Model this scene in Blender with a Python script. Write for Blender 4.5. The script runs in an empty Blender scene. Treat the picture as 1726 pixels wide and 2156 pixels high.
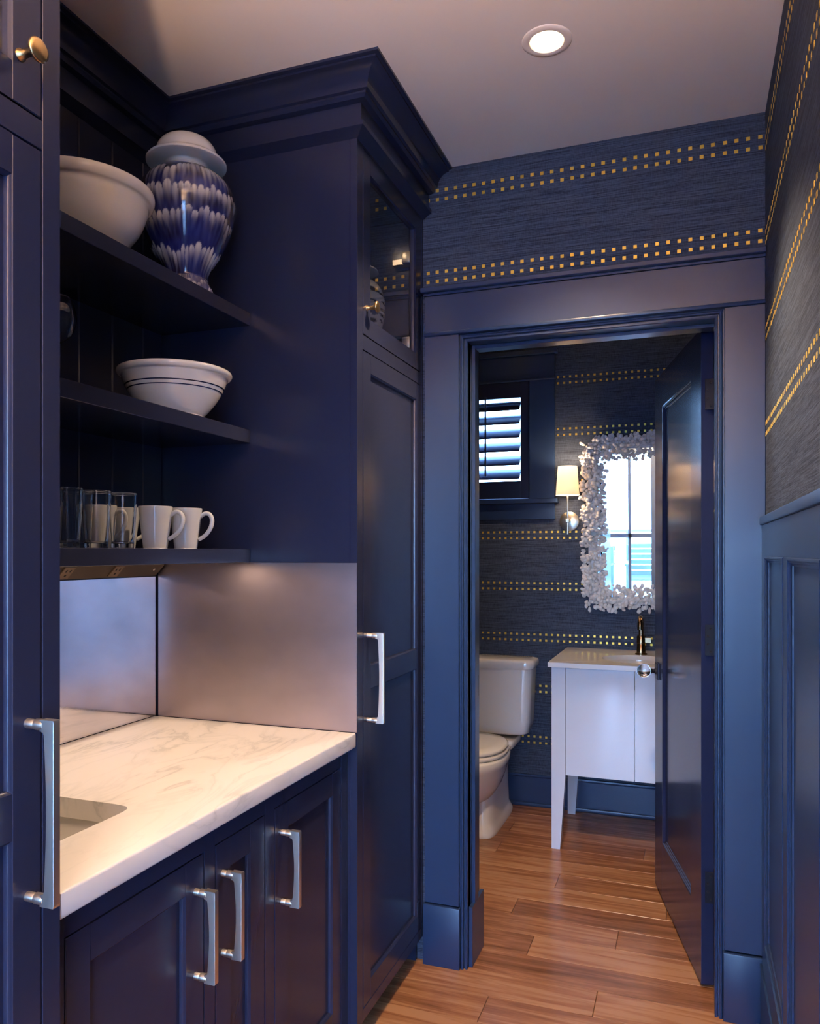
import bpy, bmesh, math, random
from mathutils import Vector, Matrix
random.seed(7)
S = bpy.context.scene
C = S.collection
PI = math.pi

# ------------------------------------------------------------------ camera
H = 1.418
cam = bpy.data.cameras.new('camera'); cam_o = bpy.data.objects.new('camera', cam); C.objects.link(cam_o)
cam.sensor_fit = 'VERTICAL'; cam.sensor_height = 36.0; cam.sensor_width = 36.0
cam.lens = 1630.0 * 36.0 / 2156.0
cam.shift_y = 84.0 / 2156.0
cam.clip_start = 0.02; cam.clip_end = 2000
cam_o.location = (0, 0, H)
cam_o.rotation_euler = (PI / 2, 0, math.atan(589.0 / 1630.0))
S.camera = cam_o

# ------------------------------------------------------------------ exposure
S.view_settings.view_transform = 'Standard'
S.view_settings.look = 'None'
S.view_settings.gamma = 1.0
S.view_settings.use_curve_mapping = False
S.view_settings.exposure = 1.0

# ------------------------------------------------------------------ sky
SKY_STRENGTH = 21.0
w = bpy.data.worlds.new('sky'); S.world = w; w.use_nodes = True
nt = w.node_tree; nt.nodes.clear()
tc = nt.nodes.new('ShaderNodeTexCoord'); sp = nt.nodes.new('ShaderNodeSeparateXYZ')
rp = nt.nodes.new('ShaderNodeValToRGB'); bg = nt.nodes.new('ShaderNodeBackground'); wo = nt.nodes.new('ShaderNodeOutputWorld')
nt.links.new(tc.outputs['Generated'], sp.inputs[0]); nt.links.new(sp.outputs['Z'], rp.inputs[0])
nt.links.new(rp.outputs[0], bg.inputs[0]); nt.links.new(bg.outputs[0], wo.inputs[0])
rp.color_ramp.elements[0].position = 0.0; rp.color_ramp.elements[0].color = (0.34, 0.60, 1.0, 1)
rp.color_ramp.elements[1].position = 0.8; rp.color_ramp.elements[1].color = (0.18, 0.38, 0.94, 1)
bg.inputs['Strength'].default_value = SKY_STRENGTH

WARM = (1.0, 0.70, 0.44)
def portal(name, loc, rot, sx, sy):
    l = bpy.data.lights.new(name, 'AREA'); l.shape = 'RECTANGLE'; l.size = sx; l.size_y = sy
    l.cycles.is_portal = True
    o = bpy.data.objects.new(name, l); o.location = loc; o.rotation_euler = rot; C.objects.link(o); return o
def lamp(name, kind, loc, power, color=WARM, radius=0.03, rot=(0, 0, 0), spot=None, blend=0.5):
    l = bpy.data.lights.new(name, kind); l.energy = power; l.color = color
    if kind == 'AREA': l.shape = 'DISK'; l.size = radius * 2
    else: l.shadow_soft_size = radius
    if spot: l.spot_size = math.radians(spot); l.spot_blend = blend
    o = bpy.data.objects.new(name, l); o.location = loc; o.rotation_euler = rot; C.objects.link(o); return o
REAR_Y = -1.35
portal('sky_portal_rear', (-.725, REAR_Y + 0.02, 1.08), (-PI / 2, 0, 0), 3.1, 2.14)
portal('sky_portal_bathroom', (-1.089, 4.40, 2.05), (PI / 2, 0, 0), 0.5, 0.68)

# ------------------------------------------------------------------ materials
MATS = {}
def mat(name, color=(.5, .5, .5), rough=.4, metal=0.0, spec=.5, coat=0.0, trans=0.0, ior=1.45, emit=None, estr=0.0):
    m = bpy.data.materials.new(name); m.use_nodes = True
    b = m.node_tree.nodes['Principled BSDF']
    b.inputs['Base Color'].default_value = (*color, 1); b.inputs['Roughness'].default_value = rough
    b.inputs['Metallic'].default_value = metal; b.inputs['Specular IOR Level'].default_value = spec
    b.inputs['Coat Weight'].default_value = coat; b.inputs['Transmission Weight'].default_value = trans
    b.inputs['IOR'].default_value = ior
    if emit: b.inputs['Emission Color'].default_value = (*emit, 1); b.inputs['Emission Strength'].default_value = estr
    MATS[name] = m; return m
def nd(m, t, **kw):
    n = m.node_tree.nodes.new(t)
    for k, v in kw.items():
        if k in n.inputs: n.inputs[k].default_value = v
        else: setattr(n, k, v)
    return n
def lk(m, a, b): m.node_tree.links.new(a, b)
def bsdf(m): return m.node_tree.nodes['Principled BSDF']
def coords(m, scale=(1, 1, 1), rot=(0, 0, 0)):
    t = nd(m, 'ShaderNodeTexCoord'); mp = nd(m, 'ShaderNodeMapping')
    mp.inputs['Scale'].default_value = scale; mp.inputs['Rotation'].default_value = rot
    lk(m, t.outputs['Object'], mp.inputs[0]); return mp.outputs[0]
def ramp(m, src, stops):
    r = nd(m, 'ShaderNodeValToRGB'); e = r.color_ramp.elements
    while len(e) < len(stops): e.new(0.5)
    for el, (p, c) in zip(e, stops): el.position = p; el.color = (*c, 1)
    lk(m, src, r.inputs[0]); return r.outputs[0]
def bump(m, src, strength=.2, dist=.001):
    b = nd(m, 'ShaderNodeBump'); b.inputs['Strength'].default_value = strength; b.inputs['Distance'].default_value = dist
    lk(m, src, b.inputs['Height']); lk(m, b.outputs[0], bsdf(m).inputs['Normal'])

def paint(name, color, rough, grain=(60, 60, 3), bs=.12):
    m = mat(name, color, rough)
    n = nd(m, 'ShaderNodeTexNoise'); n.inputs['Scale'].default_value = 6; n.inputs['Detail'].default_value = 4
    lk(m, coords(m, grain), n.inputs['Vector']); bump(m, n.outputs[0], bs, .0006)
    return m
NAVY = (0.020, 0.025, 0.056)
paint('navy_cabinet', NAVY, .21, bs=.03)
paint('navy_trim', (0.020, 0.042, 0.104), .30, bs=.10)
paint('navy_door', (0.018, 0.026, 0.068), .17, bs=.05)
paint('navy_dark', (0.014, 0.020, 0.050), .30, bs=.05)
mat('ceiling_paint', (.90, .81, .72), .7)
mat('white_wall', (.80, .78, .74), .6)
mat('joint_dark', (.10, .05, .025), .6)
mat('hinge_paint', (.007, .009, .018), .5, spec=.2)
mat('dark_gap', (.006, .006, .010), .8)
mat('nickel', (.78, .70, .60), .38, 1.0)
mat('brass', (.62, .42, .18), .28, 1.0)
mat('pale_brass', (.66, .60, .46), .30, 1.0)
mat('bronze', (.30, .19, .10), .25, 1.0)
mat('dark_bronze', (.030, .030, .042), .35, .6)
mat('steel_edge', (.72, .68, .60), .25, 1.0)
mat('strip_bronze', (.055, .040, .030), .34, .3)
mat('outlet_plastic', (.13, .085, .055), .4)
mat('gold_stud', (.84, .54, .09), .42, .7)
mat('porcelain', (.80, .78, .73), .10, coat=.4)
mat('white_lacquer', (.60, .66, .74), .07, coat=.5)
mat('quartz', (.80, .78, .74), .12)
mat('ceramic', (.78, .76, .71), .12, coat=.4)
mat('mug_glaze', (.44, .46, .47), .16, coat=.3)
mat('blue_glaze', (.012, .018, .07), .15)
mat('coral', (.80, .77, .73), .55)
mat('towel', (.72, .64, .50), .9)
mat('mirror_silver', (.86, .89, .90), .01, 1.0)
mat('deck', (.55, .56, .58), .7)
mat('chair_paint', (.30, .38, .46), .5)
mat('rail_paint', (.30, .36, .38), .5)
mat('sand', (.62, .56, .46), .9)
mat('reflector', (.9, .88, .82), .5, emit=(1.0, .80, .55), estr=.22)
mat('lamp_glow', (1, 1, 1), .5, emit=(1.0, .80, .55), estr=3.0)
mat('frame_blue', (.20, .27, .32), .4)

# sea
m = mat('sea', (.16, .30, .42), .25)
n = nd(m, 'ShaderNodeTexNoise'); n.inputs['Scale'].default_value = .25; n.inputs['Detail'].default_value = 6
lk(m, coords(m, (.3, 1, 1)), n.inputs['Vector']); bump(m, n.outputs[0], .6, .3)

# grasscloth wallpaper
def grasscloth(name, dark, light):
    m = mat(name, dark, .75, spec=.25)
    n1 = nd(m, 'ShaderNodeTexNoise'); n1.inputs['Scale'].default_value = 1; n1.inputs['Detail'].default_value = 3
    lk(m, coords(m, (12, 12, 800)), n1.inputs['Vector'])
    n2 = nd(m, 'ShaderNodeTexNoise'); n2.inputs['Scale'].default_value = 1; n2.inputs['Detail'].default_value = 2
    lk(m, coords(m, (3.0, 3.0, 170)), n2.inputs['Vector'])
    n3 = nd(m, 'ShaderNodeTexNoise'); n3.inputs['Scale'].default_value = 1; n3.inputs['Detail'].default_value = 1
    lk(m, coords(m, (260, 260, 60)), n3.inputs['Vector'])
    a = nd(m, 'ShaderNodeMath', operation='MULTIPLY_ADD'); lk(m, n2.outputs[0], a.inputs[0]); a.inputs[1].default_value = .35; lk(m, n1.outputs[0], a.inputs[2])
    b = nd(m, 'ShaderNodeMath', operation='MULTIPLY_ADD'); lk(m, n3.outputs[0], b.inputs[0]); b.inputs[1].default_value = .30; lk(m, a.outputs[0], b.inputs[2])
    col = ramp(m, b.outputs[0], [(.62, dark), (.82, tuple((x + y) / 2 for x, y in zip(dark, light))), (1.06, light)])
    lk(m, col, bsdf(m).inputs['Base Color']); bump(m, b.outputs[0], .5, .0012)
grasscloth('grasscloth', (.015, .022, .041), (.086, .112, .165))

# wood planks
m = mat('plank_wood', (.3, .15, .07), .24)
oi = nd(m, 'ShaderNodeObjectInfo')
v1 = nd(m, 'ShaderNodeCombineXYZ'); mm = nd(m, 'ShaderNodeMath', operation='MULTIPLY'); lk(m, oi.outputs['Random'], mm.inputs[0]); mm.inputs[1].default_value = 37.0
lk(m, mm.outputs[0], v1.inputs[1]); lk(m, mm.outputs[0], v1.inputs[0])
t = nd(m, 'ShaderNodeTexCoord'); ad = nd(m, 'ShaderNodeVectorMath', operation='ADD'); lk(m, t.outputs['Object'], ad.inputs[0]); lk(m, v1.outputs[0], ad.inputs[1])
mp = nd(m, 'ShaderNodeMapping'); mp.inputs['Scale'].default_value = (1.1, 16, 16); lk(m, ad.outputs[0], mp.inputs[0])
n1 = nd(m, 'ShaderNodeTexNoise'); n1.inputs['Scale'].default_value = 2.2; n1.inputs['Detail'].default_value = 6; n1.inputs['Distortion'].default_value = .9; lk(m, mp.outputs[0], n1.inputs['Vector'])
mp2 = nd(m, 'ShaderNodeMapping'); mp2.inputs['Scale'].default_value = (4, 120, 120); lk(m, ad.outputs[0], mp2.inputs[0])
n2 = nd(m, 'ShaderNodeTexNoise'); n2.inputs['Scale'].default_value = 2; n2.inputs['Detail'].default_value = 3; lk(m, mp2.outputs[0], n2.inputs['Vector'])
a = nd(m, 'ShaderNodeMath', operation='MULTIPLY_ADD'); lk(m, n2.outputs[0], a.inputs[0]); a.inputs[1].default_value = .28; lk(m, n1.outputs[0], a.inputs[2])
b2 = nd(m, 'ShaderNodeMath', operation='MULTIPLY_ADD'); lk(m, oi.outputs['Random'], b2.inputs[0]); b2.inputs[1].default_value = .34; lk(m, a.outputs[0], b2.inputs[2])
col = ramp(m, b2.outputs[0], [(.42, (.10, .040, .016)), (.68, (.235, .098, .040)), (.86, (.34, .155, .068)), (1.05, (.43, .22, .105))])
lk(m, col, bsdf(m).inputs['Base Color']); bump(m, n2.outputs[0], .06, .001)

# marble
m = mat('marble', (.8, .8, .78), .34)
n = nd(m, 'ShaderNodeTexNoise'); n.inputs['Scale'].default_value = 2.6; n.inputs['Detail'].default_value = 7; n.inputs['Distortion'].default_value = 1.6
lk(m, coords(m, (2.6, 1.0, 2.0), (0, 0, .5)), n.inputs['Vector'])
f = nd(m, 'ShaderNodeMath', operation='SUBTRACT'); lk(m, n.outputs[0], f.inputs[0]); f.inputs[1].default_value = .5
f2 = nd(m, 'ShaderNodeMath', operation='ABSOLUTE'); lk(m, f.outputs[0], f2.inputs[0])
nm = nd(m, 'ShaderNodeTexNoise'); nm.inputs['Scale'].default_value = 3.2; lk(m, coords(m, (1.8, 1, 1)), nm.inputs['Vector'])
f3 = nd(m, 'ShaderNodeMath', operation='MULTIPLY_ADD'); lk(m, nm.outputs[0], f3.inputs[0]); f3.inputs[1].default_value = -.16; lk(m, f2.outputs[0], f3.inputs[2])
f4 = nd(m, 'ShaderNodeMath', operation='ADD'); lk(m, f3.outputs[0], f4.inputs[0]); f4.inputs[1].default_value = .09
lk(m, ramp(m, f4.outputs[0], [(0.0, (.56, .56, .54)), (.018, (.68, .67, .64)), (.06, (.74, .72, .69))]), bsdf(m).inputs['Base Color'])

# brushed steel splash panels
def steel(name, rough, col):
    m = mat(name, col, rough, 1.0)
    n = nd(m, 'ShaderNodeTexNoise'); n.inputs['Scale'].default_value = 2.5; n.inputs['Detail'].default_value = 3
    lk(m, coords(m, (1.5, 1.5, 2.5)), n.inputs['Vector'])
    lk(m, ramp(m, n.outputs[0], [(.3, tuple(c * .84 for c in col)), (.7, tuple(min(1, c * 1.06) for c in col))]), bsdf(m).inputs['Base Color'])
    n2 = nd(m, 'ShaderNodeTexNoise'); n2.inputs['Scale'].default_value = 4; n2.inputs['Detail'].default_value = 2
    lk(m, coords(m, (3, 3, 260)), n2.inputs['Vector']); bump(m, n2.outputs[0], .03, .0004)
steel('steel_side', .36, (.46, .40, .44))
steel('steel_back', .05, (.74, .70, .68))

# glass
def glass(name, rough=0.0, ior=1.45, tint=(1, 1, 1)):
    m = mat(name, tint, rough, trans=1.0, ior=ior); return m
glass('drink_glass', 0, 1.45); glass('ball_glass', 0, 1.5)
def thin_glass(name, tint=(.92, .95, .96), ior=1.75):
    m = bpy.data.materials.new(name); m.use_nodes = True; MATS[name] = m
    nt = m.node_tree; nt.nodes.clear()
    o = nt.nodes.new('ShaderNodeOutputMaterial'); mx = nt.nodes.new('ShaderNodeMixShader')
    tr = nt.nodes.new('ShaderNodeBsdfTransparent'); tr.inputs[0].default_value = (*tint, 1)
    gl = nt.nodes.new('ShaderNodeBsdfGlossy'); gl.inputs['Roughness'].default_value = .015
    fr = nt.nodes.new('ShaderNodeFresnel'); fr.inputs[0].default_value = ior
    ge = nt.nodes.new('ShaderNodeNewGeometry'); iv_ = nt.nodes.new('ShaderNodeMath'); iv_.operation = 'SUBTRACT'; iv_.inputs[0].default_value = 1.0
    ml = nt.nodes.new('ShaderNodeMath'); ml.operation = 'MULTIPLY'
    nt.links.new(ge.outputs['Backfacing'], iv_.inputs[1]); nt.links.new(iv_.outputs[0], ml.inputs[0]); nt.links.new(fr.outputs[0], ml.inputs[1])
    nt.links.new(ml.outputs[0], mx.inputs[0]); nt.links.new(tr.outputs[0], mx.inputs[1]); nt.links.new(gl.outputs[0], mx.inputs[2])
    nt.links.new(mx.outputs[0], o.inputs[0])
thin_glass('pane_glass'); thin_glass('cabinet_glass', (.86, .88, .90), 3.0)

# lamp shade
m = bpy.data.materials.new('shade_linen'); m.use_nodes = True; MATS['shade_linen'] = m
nt = m.node_tree; nt.nodes.clear()
o = nt.nodes.new('ShaderNodeOutputMaterial'); mx = nt.nodes.new('ShaderNodeMixShader'); mx.inputs[0].default_value = .12
d = nt.nodes.new('ShaderNodeBsdfDiffuse'); d.inputs[0].default_value = (.85, .78, .68, 1)
tl = nt.nodes.new('ShaderNodeBsdfTranslucent'); tl.inputs[0].default_value = (.85, .70, .50, 1)
nt.links.new(d.outputs[0], mx.inputs[1]); nt.links.new(tl.outputs[0], mx.inputs[2]); nt.links.new(mx.outputs[0], o.inputs[0])

# painted glaze read from a colour attribute (ginger jars)
m = mat('jar_glaze', (1, 1, 1), .10, coat=.5)
at = nd(m, 'ShaderNodeVertexColor'); at.layer_name = 'glaze'; lk(m, at.outputs[0], bsdf(m).inputs['Base Color'])

# ------------------------------------------------------------------ helpers
def root_loc(p):
    v = Vector((0, 0, 0))
    while p is not None: v += p.location; p = p.parent
    return v
def obj(name, bm, m, parent=None, smooth=35, M=None):
    if M is not None: bm.transform(M)
    if parent is not None: bmesh.ops.translate(bm, verts=bm.verts, vec=-root_loc(parent))
    bmesh.ops.recalc_face_normals(bm, faces=bm.faces)
    me = bpy.data.meshes.new(name); bm.to_mesh(me); bm.free()
    if smooth:
        me.shade_smooth(); me.set_sharp_from_angle(angle=math.radians(smooth))
    me.materials.append(MATS[m] if isinstance(m, str) else m)
    o = bpy.data.objects.new(name, me); C.objects.link(o)
    if parent is not None: o.parent = parent
    return o
def tag(o, label=None, cat=None, group=None, kind=None):
    if label: o['label'] = label
    if cat: o['category'] = cat
    if group: o['group'] = group
    if kind: o['kind'] = kind
    return o
def thing(name, loc, label=None, cat=None, group=None, kind=None):
    o = bpy.data.objects.new(name, None); o.empty_display_size = .05; o.location = loc; C.objects.link(o)
    return tag(o, label, cat, group, kind)
def copy_tree(o, parent=None):
    c = o.copy(); C.objects.link(c); c.parent = parent
    for ch in list(o.children): copy_tree(ch, c)
    return c
def NB(): return bmesh.new()
def bx(lo, hi, bev=0.0, seg=1, bm=None):
    """a box from corner to corner, optionally with eased edges"""
    out = bm or NB()
    t = NB() if bev else out
    a = [min(p, q) for p, q in zip(lo, hi)]; b = [max(p, q) for p, q in zip(lo, hi)]
    co = [(a[0], a[1], a[2]), (b[0], a[1], a[2]), (b[0], b[1], a[2]), (a[0], b[1], a[2]), (a[0], a[1], b[2]), (b[0], a[1], b[2]), (b[0], b[1], b[2]), (a[0], b[1], b[2])]
    vs = [t.verts.new(c) for c in co]
    for f in ((0, 3, 2, 1), (4, 5, 6, 7), (0, 1, 5, 4), (1, 2, 6, 5), (2, 3, 7, 6), (3, 0, 4, 7)): t.faces.new([vs[i] for i in f])
    if bev:
        bmesh.ops.bevel(t, geom=list(t.edges), offset=bev, segments=seg, profile=.5, affect='EDGES')
        merge(out, t)
    return out
def merge(dst, src):
    me = bpy.data.meshes.new('tmp'); src.to_mesh(me); src.free(); dst.from_mesh(me); bpy.data.meshes.remove(me); return dst
def lathe(profile, seg=48, center=(0, 0, 0), bm=None, axis='Z', close=False):
    bm = bm or NB(); rings = []
    c = Vector(center)
    for r, z in profile:
        if r < 1e-6: p = Vector((0, 0, z)); rings.append([bm.verts.new(c + ax(p, axis))])
        else: rings.append([bm.verts.new(c + ax(Vector((r * math.cos(2 * PI * i / seg), r * math.sin(2 * PI * i / seg), z)), axis)) for i in range(seg)])
    prs = list(zip(rings, rings[1:])) + ([(rings[-1], rings[0])] if close else [])
    for A, B in prs:
        for i in range(seg):
            j = (i + 1) % seg
            if len(A) == 1 and len(B) == 1: continue
            if len(A) == 1: bm.faces.new((A[0], B[i], B[j]))
            elif len(B) == 1: bm.faces.new((A[i], A[j], B[0]))
            else: bm.faces.new((A[i], A[j], B[j], B[i]))
    return bm
def ax(p, axis):
    if axis == 'Z': return p
    if axis == 'X': return Vector((p.z, p.x, p.y))
    if axis == '-X': return Vector((-p.z, -p.x, p.y))
    if axis == '-Y': return Vector((p.x, -p.z, p.y))
    return Vector((p.x, p.z, p.y))
def tube(pts, rad, seg=12, bm=None, cap=True):
    bm = bm or NB(); pts = [Vector(p) for p in pts]
    if not isinstance(rad, (list, tuple)): rad = [rad] * len(pts)
    rings = []; up = Vector((0, 0, 1)); prev = None
    for i, p in enumerate(pts):
        d = (pts[min(i + 1, len(pts) - 1)] - pts[max(i - 1, 0)]).normalized()
        if prev is None:
            a = d.cross(up)
            if a.length < .05: a = d.cross(Vector((1, 0, 0)))
            a.normalize()
        else: a = (prev - d * prev.dot(d)).normalized()
        prev = a; b = d.cross(a)
        rings.append([bm.verts.new(p + (a * math.cos(2 * PI * k / seg) + b * math.sin(2 * PI * k / seg)) * rad[i]) for k in range(seg)])
    for A, B in zip(rings, rings[1:]):
        for i in range(seg): bm.faces.new((A[i], A[(i + 1) % seg], B[(i + 1) % seg], B[i]))
    if cap: bm.faces.new(rings[0][::-1]); bm.faces.new(rings[-1])
    return bm
def loft(rings, seg=40, bm=None, cap=(True, True)):
    """rings: (cx, cy, rx, ry, z, exponent)"""
    bm = bm or NB(); R = []
    for cx, cy, rx, ry, z, e in rings:
        r = []
        for i in range(seg):
            t = 2 * PI * (i + .5) / seg; ct, st = math.cos(t), math.sin(t)
            r.append(bm.verts.new((cx + rx * math.copysign(abs(ct) ** (2 / e), ct), cy + ry * math.copysign(abs(st) ** (2 / e), st), z)))
        R.append(r)
    for A, B in zip(R, R[1:]):
        for i in range(seg): bm.faces.new((A[i], A[(i + 1) % seg], B[(i + 1) % seg], B[i]))
    if cap[0]: bm.faces.new(R[0][::-1])
    if cap[1]: bm.faces.new(R[-1])
    return bm
def sweep(path, profile, side=1, closed=False, bm=None):
    """mitred moulding: path of (a, b) points in a plane, profile of (offset, height); returns verts as (a, b, height)"""
    bm = bm or NB(); n = len(path); P = [Vector(p) for p in path]; rings = []
    for i in range(n):
        nr = []
        for j in ((i - 1, i), (i, i + 1)):
            if closed: q0, q1 = P[j[0] % n], P[j[1] % n]
            elif j[0] < 0 or j[1] >= n: continue
            else: q0, q1 = P[j[0]], P[j[1]]
            d = (q1 - q0).normalized(); nr.append(Vector((-d.y, d.x)) * side)
        if len(nr) == 1: mtr = nr[0]
        else: mtr = (nr[0] + nr[1]) / (1 + nr[0].dot(nr[1]))
        rings.append([bm.verts.new((P[i].x + mtr.x * o, P[i].y + mtr.y * o, h)) for o, h in profile])
    k = len(profile)
    prs = [(rings[i], rings[(i + 1) % n]) for i in range(n if closed else n - 1)]
    for A, B in prs:
        for i in range(k): bm.faces.new((A[i], A[(i + 1) % k], B[(i + 1) % k], B[i]))
    if not closed: bm.faces.new(rings[0][::-1]); bm.faces.new(rings[-1])
    return bm
def rect_loop(u0, u1, v0, v1): return [(u0, v0), (u1, v0), (u1, v1), (u0, v1)]
def plate_hole(x0, x1, y0, y1, z0, z1, cx, cy, rx, ry, e=2.0, N=64, bm=None):
    """a slab with a rounded hole through it"""
    bm = bm or NB()
    angs = sorted(set([2 * PI * i / N for i in range(N)] + [math.atan2(b - cy, a - cx) % (2 * PI) for a in (x0, x1) for b in (y0, y1)]))
    O, I = [], []
    for t in angs:
        c, s = math.cos(t), math.sin(t)
        k = min([(x1 - cx) / c if c > 1e-9 else (x0 - cx) / c if c < -1e-9 else 1e9, (y1 - cy) / s if s > 1e-9 else (y0 - cy) / s if s < -1e-9 else 1e9])
        O.append((cx + c * k, cy + s * k))
        # superellipse along the ray
        q = 1.0 / ((abs(c) / rx) ** e + (abs(s) / ry) ** e) ** (1 / e)
        I.append((cx + c * q, cy + s * q))
    n = len(angs)
    V = {}
    for nm, L in (('o', O), ('i', I)):
        for z in (0, 1): V[nm, z] = [bm.verts.new((p[0], p[1], (z0, z1)[z])) for p in L]
    for i in range(n):
        j = (i + 1) % n
        bm.faces.new((V['o', 1][i], V['o', 1][j], V['i', 1][j], V['i', 1][i]))
        bm.faces.new((V['o', 0][j], V['o', 0][i], V['i', 0][i], V['i', 0][j]))
        bm.faces.new((V['o', 0][i], V['o', 0][j], V['o', 1][j], V['o', 1][i]))
        bm.faces.new((V['i', 1][i], V['i', 1][j], V['i', 0][j], V['i', 0][i]))
    return bm
def Mface(x0):      # local (u, v, w) -> world (x0 + w, u, v): a face that looks towards +x
    return Matrix(((0, 0, 1, x0), (1, 0, 0, 0), (0, 1, 0, 0), (0, 0, 0, 1)))
def Mfar(y0):       # looks towards -y
    return Matrix(((1, 0, 0, 0), (0, 0, -1, y0), (0, 1, 0, 0), (0, 0, 0, 1)))
def Mright(x0):     # looks towards -x; u = -y
    return Matrix(((0, 0, -1, x0), (-1, 0, 0, 0), (0, 1, 0, 0), (0, 0, 0, 1)))
def quadpoly(pts, bm=None):
    bm = bm or NB(); bm.faces.new([bm.verts.new(p) for p in pts]); return bm
def prism(poly, w0, w1, bm=None):
    """polygon (u, v) extruded from w0 to w1"""
    bm = bm or NB(); A = [bm.verts.new((p[0], p[1], w0)) for p in poly]; B = [bm.verts.new((p[0], p[1], w1)) for p in poly]
    n = len(poly)
    bm.faces.new(A[::-1]); bm.faces.new(B)
    for i in range(n): bm.faces.new((A[i], A[(i + 1) % n], B[(i + 1) % n], B[i]))
    return bm

# ------------------------------------------------------------------ key dimensions
ZC = 2.74                     # ceiling
XF = -.872                    # tall cabinet faces
XB = -1.547                   # left wall
XR = .213                     # right wall
YW, YW2 = 2.55, 2.69          # door wall, hall side and bathroom side
YB = 4.31                     # bathroom far wall
YP = 1.98                     # side of the pantry cabinet
BXL, BXR = -1.95, .42         # bathroom side walls

# ------------------------------------------------------------------ floor with planks
fl = obj('floor', bx((-3.2, REAR_Y - .12, -.05), (1.7, YB + .05, -.003)), 'joint_dark'); tag(fl, 'reddish brown plank floor running through hall and bathroom', kind='structure')
PW = .145
forced = {2.411: -.28, 2.701: -.54, 2.846: -.25, 2.991: -.66, 3.281: -.537, 3.571: -.865, 3.861: -.864, 3.136: -1.15, 3.426: .05, 3.716: -.20, 4.006: .0, 2.556: -1.05}
k0 = int((2.701 - (-1.25)) / PW)
rr = random.Random(11)
y = 2.701 - k0 * PW
row = 0
while y < YB:
    y0, y1 = y, min(y + PW, YB)
    xl, xr = (BXL, BXR) if y0 > 2.60 else (-.96 if y0 > -.95 else -1.6, .25)
    cuts = []
    f = [v for k, v in forced.items() if abs(k - y0) < .02]
    c = f[0] if f else xl + rr.uniform(.15, 1.2)
    q = c
    while q > xl + .25: cuts.append(q); q -= rr.uniform(.75, 1.35)
    q = c + rr.uniform(.75, 1.3)
    while q < xr - .2: cuts.append(q); q += rr.uniform(.75, 1.35)
    cuts = [xl] + sorted(cuts) + [xr]
    for a, b in zip(cuts, cuts[1:]):
        g = .0008
        p = obj('plank', bx((a + g, y0 + g, -.003), (b - g, y1 - g, rr.uniform(-.0004, .0004)), .0010), 'plank_wood', None, 0)
        ctr = Vector(((a + b) / 2, (y0 + y1) / 2, 0))
        p.data.transform(Matrix.Translation(-ctr)); p.location = ctr; p.parent = fl
    y += PW; row += 1

# ------------------------------------------------------------------ ceiling (with the lamp's opening) and walls
LX, LY, LR = -.348, 2.004, .047
bm = plate_hole(LX - .25, LX + .25, LY - .25, LY + .25, ZC, ZC + .02, LX, LY, LR, LR)
bx((-3.2, REAR_Y, ZC), (LX - .25, YW2, ZC + .02), bm=bm); bx((LX + .25, REAR_Y, ZC), (1.7, YW2, ZC + .02), bm=bm)
bx((LX - .25, REAR_Y, ZC), (LX + .25, LY - .25, ZC + .02), bm=bm); bx((LX - .25, LY + .25, ZC), (LX + .25, YW2, ZC + .02), bm=bm)
bx((BXL - .05, YW2, ZC), (BXR + .05, YB + .05, ZC + .02), bm=bm)
ce = tag(obj('ceiling', bm, 'ceiling_paint', None, 0), 'plain off-white ceiling', kind='structure')

OXL, OXR, OZ = -.728, .106, 2.168      # rough opening of the doorway
bm = bx((BXL, YW, 0), (OXL, YW2, ZC)); bx((OXR, YW, 0), (BXR, YW2, ZC), bm=bm); bx((OXL, YW, OZ), (OXR, YW2, ZC), bm=bm)
wall_far = tag(obj('wall_far', bm, 'grasscloth', None, 0), 'dark blue grasscloth wall over the bathroom doorway', kind='structure')
wall_right = tag(obj('wall_right', bx((XR, -.35, 0), (XR + .12, YW, ZC)), 'grasscloth', None, 0), 'dark blue grasscloth wall on the right above wainscot', kind='structure')
tag(obj('wall_left', bx((XB - .1, .04, 0), (XB, YW, ZC)), 'navy_dark', None, 0), 'navy wall behind the cabinet run', kind='structure')
tag(obj('wall_left_front', bx((-1.6, -.78, 0), (XF, .04, ZC)), 'navy_trim', None, 0), 'navy wall beside the near tall cabinet', kind='structure')
bm = bx((BXL - .1, YB, 0), (-1.335, YB + .14, ZC)); bx((-.8425, YB, 0), (BXR + .1, YB + .14, ZC), bm=bm); bx((-1.335, YB, 0), (-.8425, YB + .14, 1.70), bm=bm); bx((-1.335, YB, 2.395), (-.8425, YB + .14, ZC), bm=bm)
wall_bath = tag(obj('wall_bathroom_far', bm, 'grasscloth', None, 0), 'dark blue grasscloth wall at the back of the bathroom', kind='structure')
tag(obj('wall_bathroom_left', bx((BXL - .1, YW2, 0), (BXL, YB, ZC)), 'grasscloth', None, 0), 'dark blue grasscloth side wall of the bathroom', kind='structure')
tag(obj('wall_bathroom_right', bx((BXR, YW2, 0), (BXR + .1, YB, ZC)), 'grasscloth', None, 0), 'dark blue grasscloth right side wall of the bathroom', kind='structure')
# room behind the camera
GX0, GX1, GZ = -2.25, .80, 2.14
bm = bx((-3.2, REAR_Y - .12, 0), (GX0, REAR_Y, ZC)); bx((GX1, REAR_Y - .12, 0), (1.7, REAR_Y, ZC), bm=bm); bx((GX0, REAR_Y - .12, GZ), (GX1, REAR_Y, ZC), bm=bm)
tag(obj('wall_rear', bm, 'white_wall', None, 0), 'pale wall around the glazed doors', kind='structure')
tag(obj('wall_rear_left', bx((-3.3, REAR_Y, 0), (-3.2, -.78, ZC)), 'white_wall', None, 0), 'pale side wall of the sea-facing room', kind='structure')
tag(obj('wall_rear_return', bx((-3.2, -.78, 0), (-1.6, -.68, ZC)), 'white_wall', None, 0), 'pale wall behind the cabinets', kind='structure')

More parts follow.
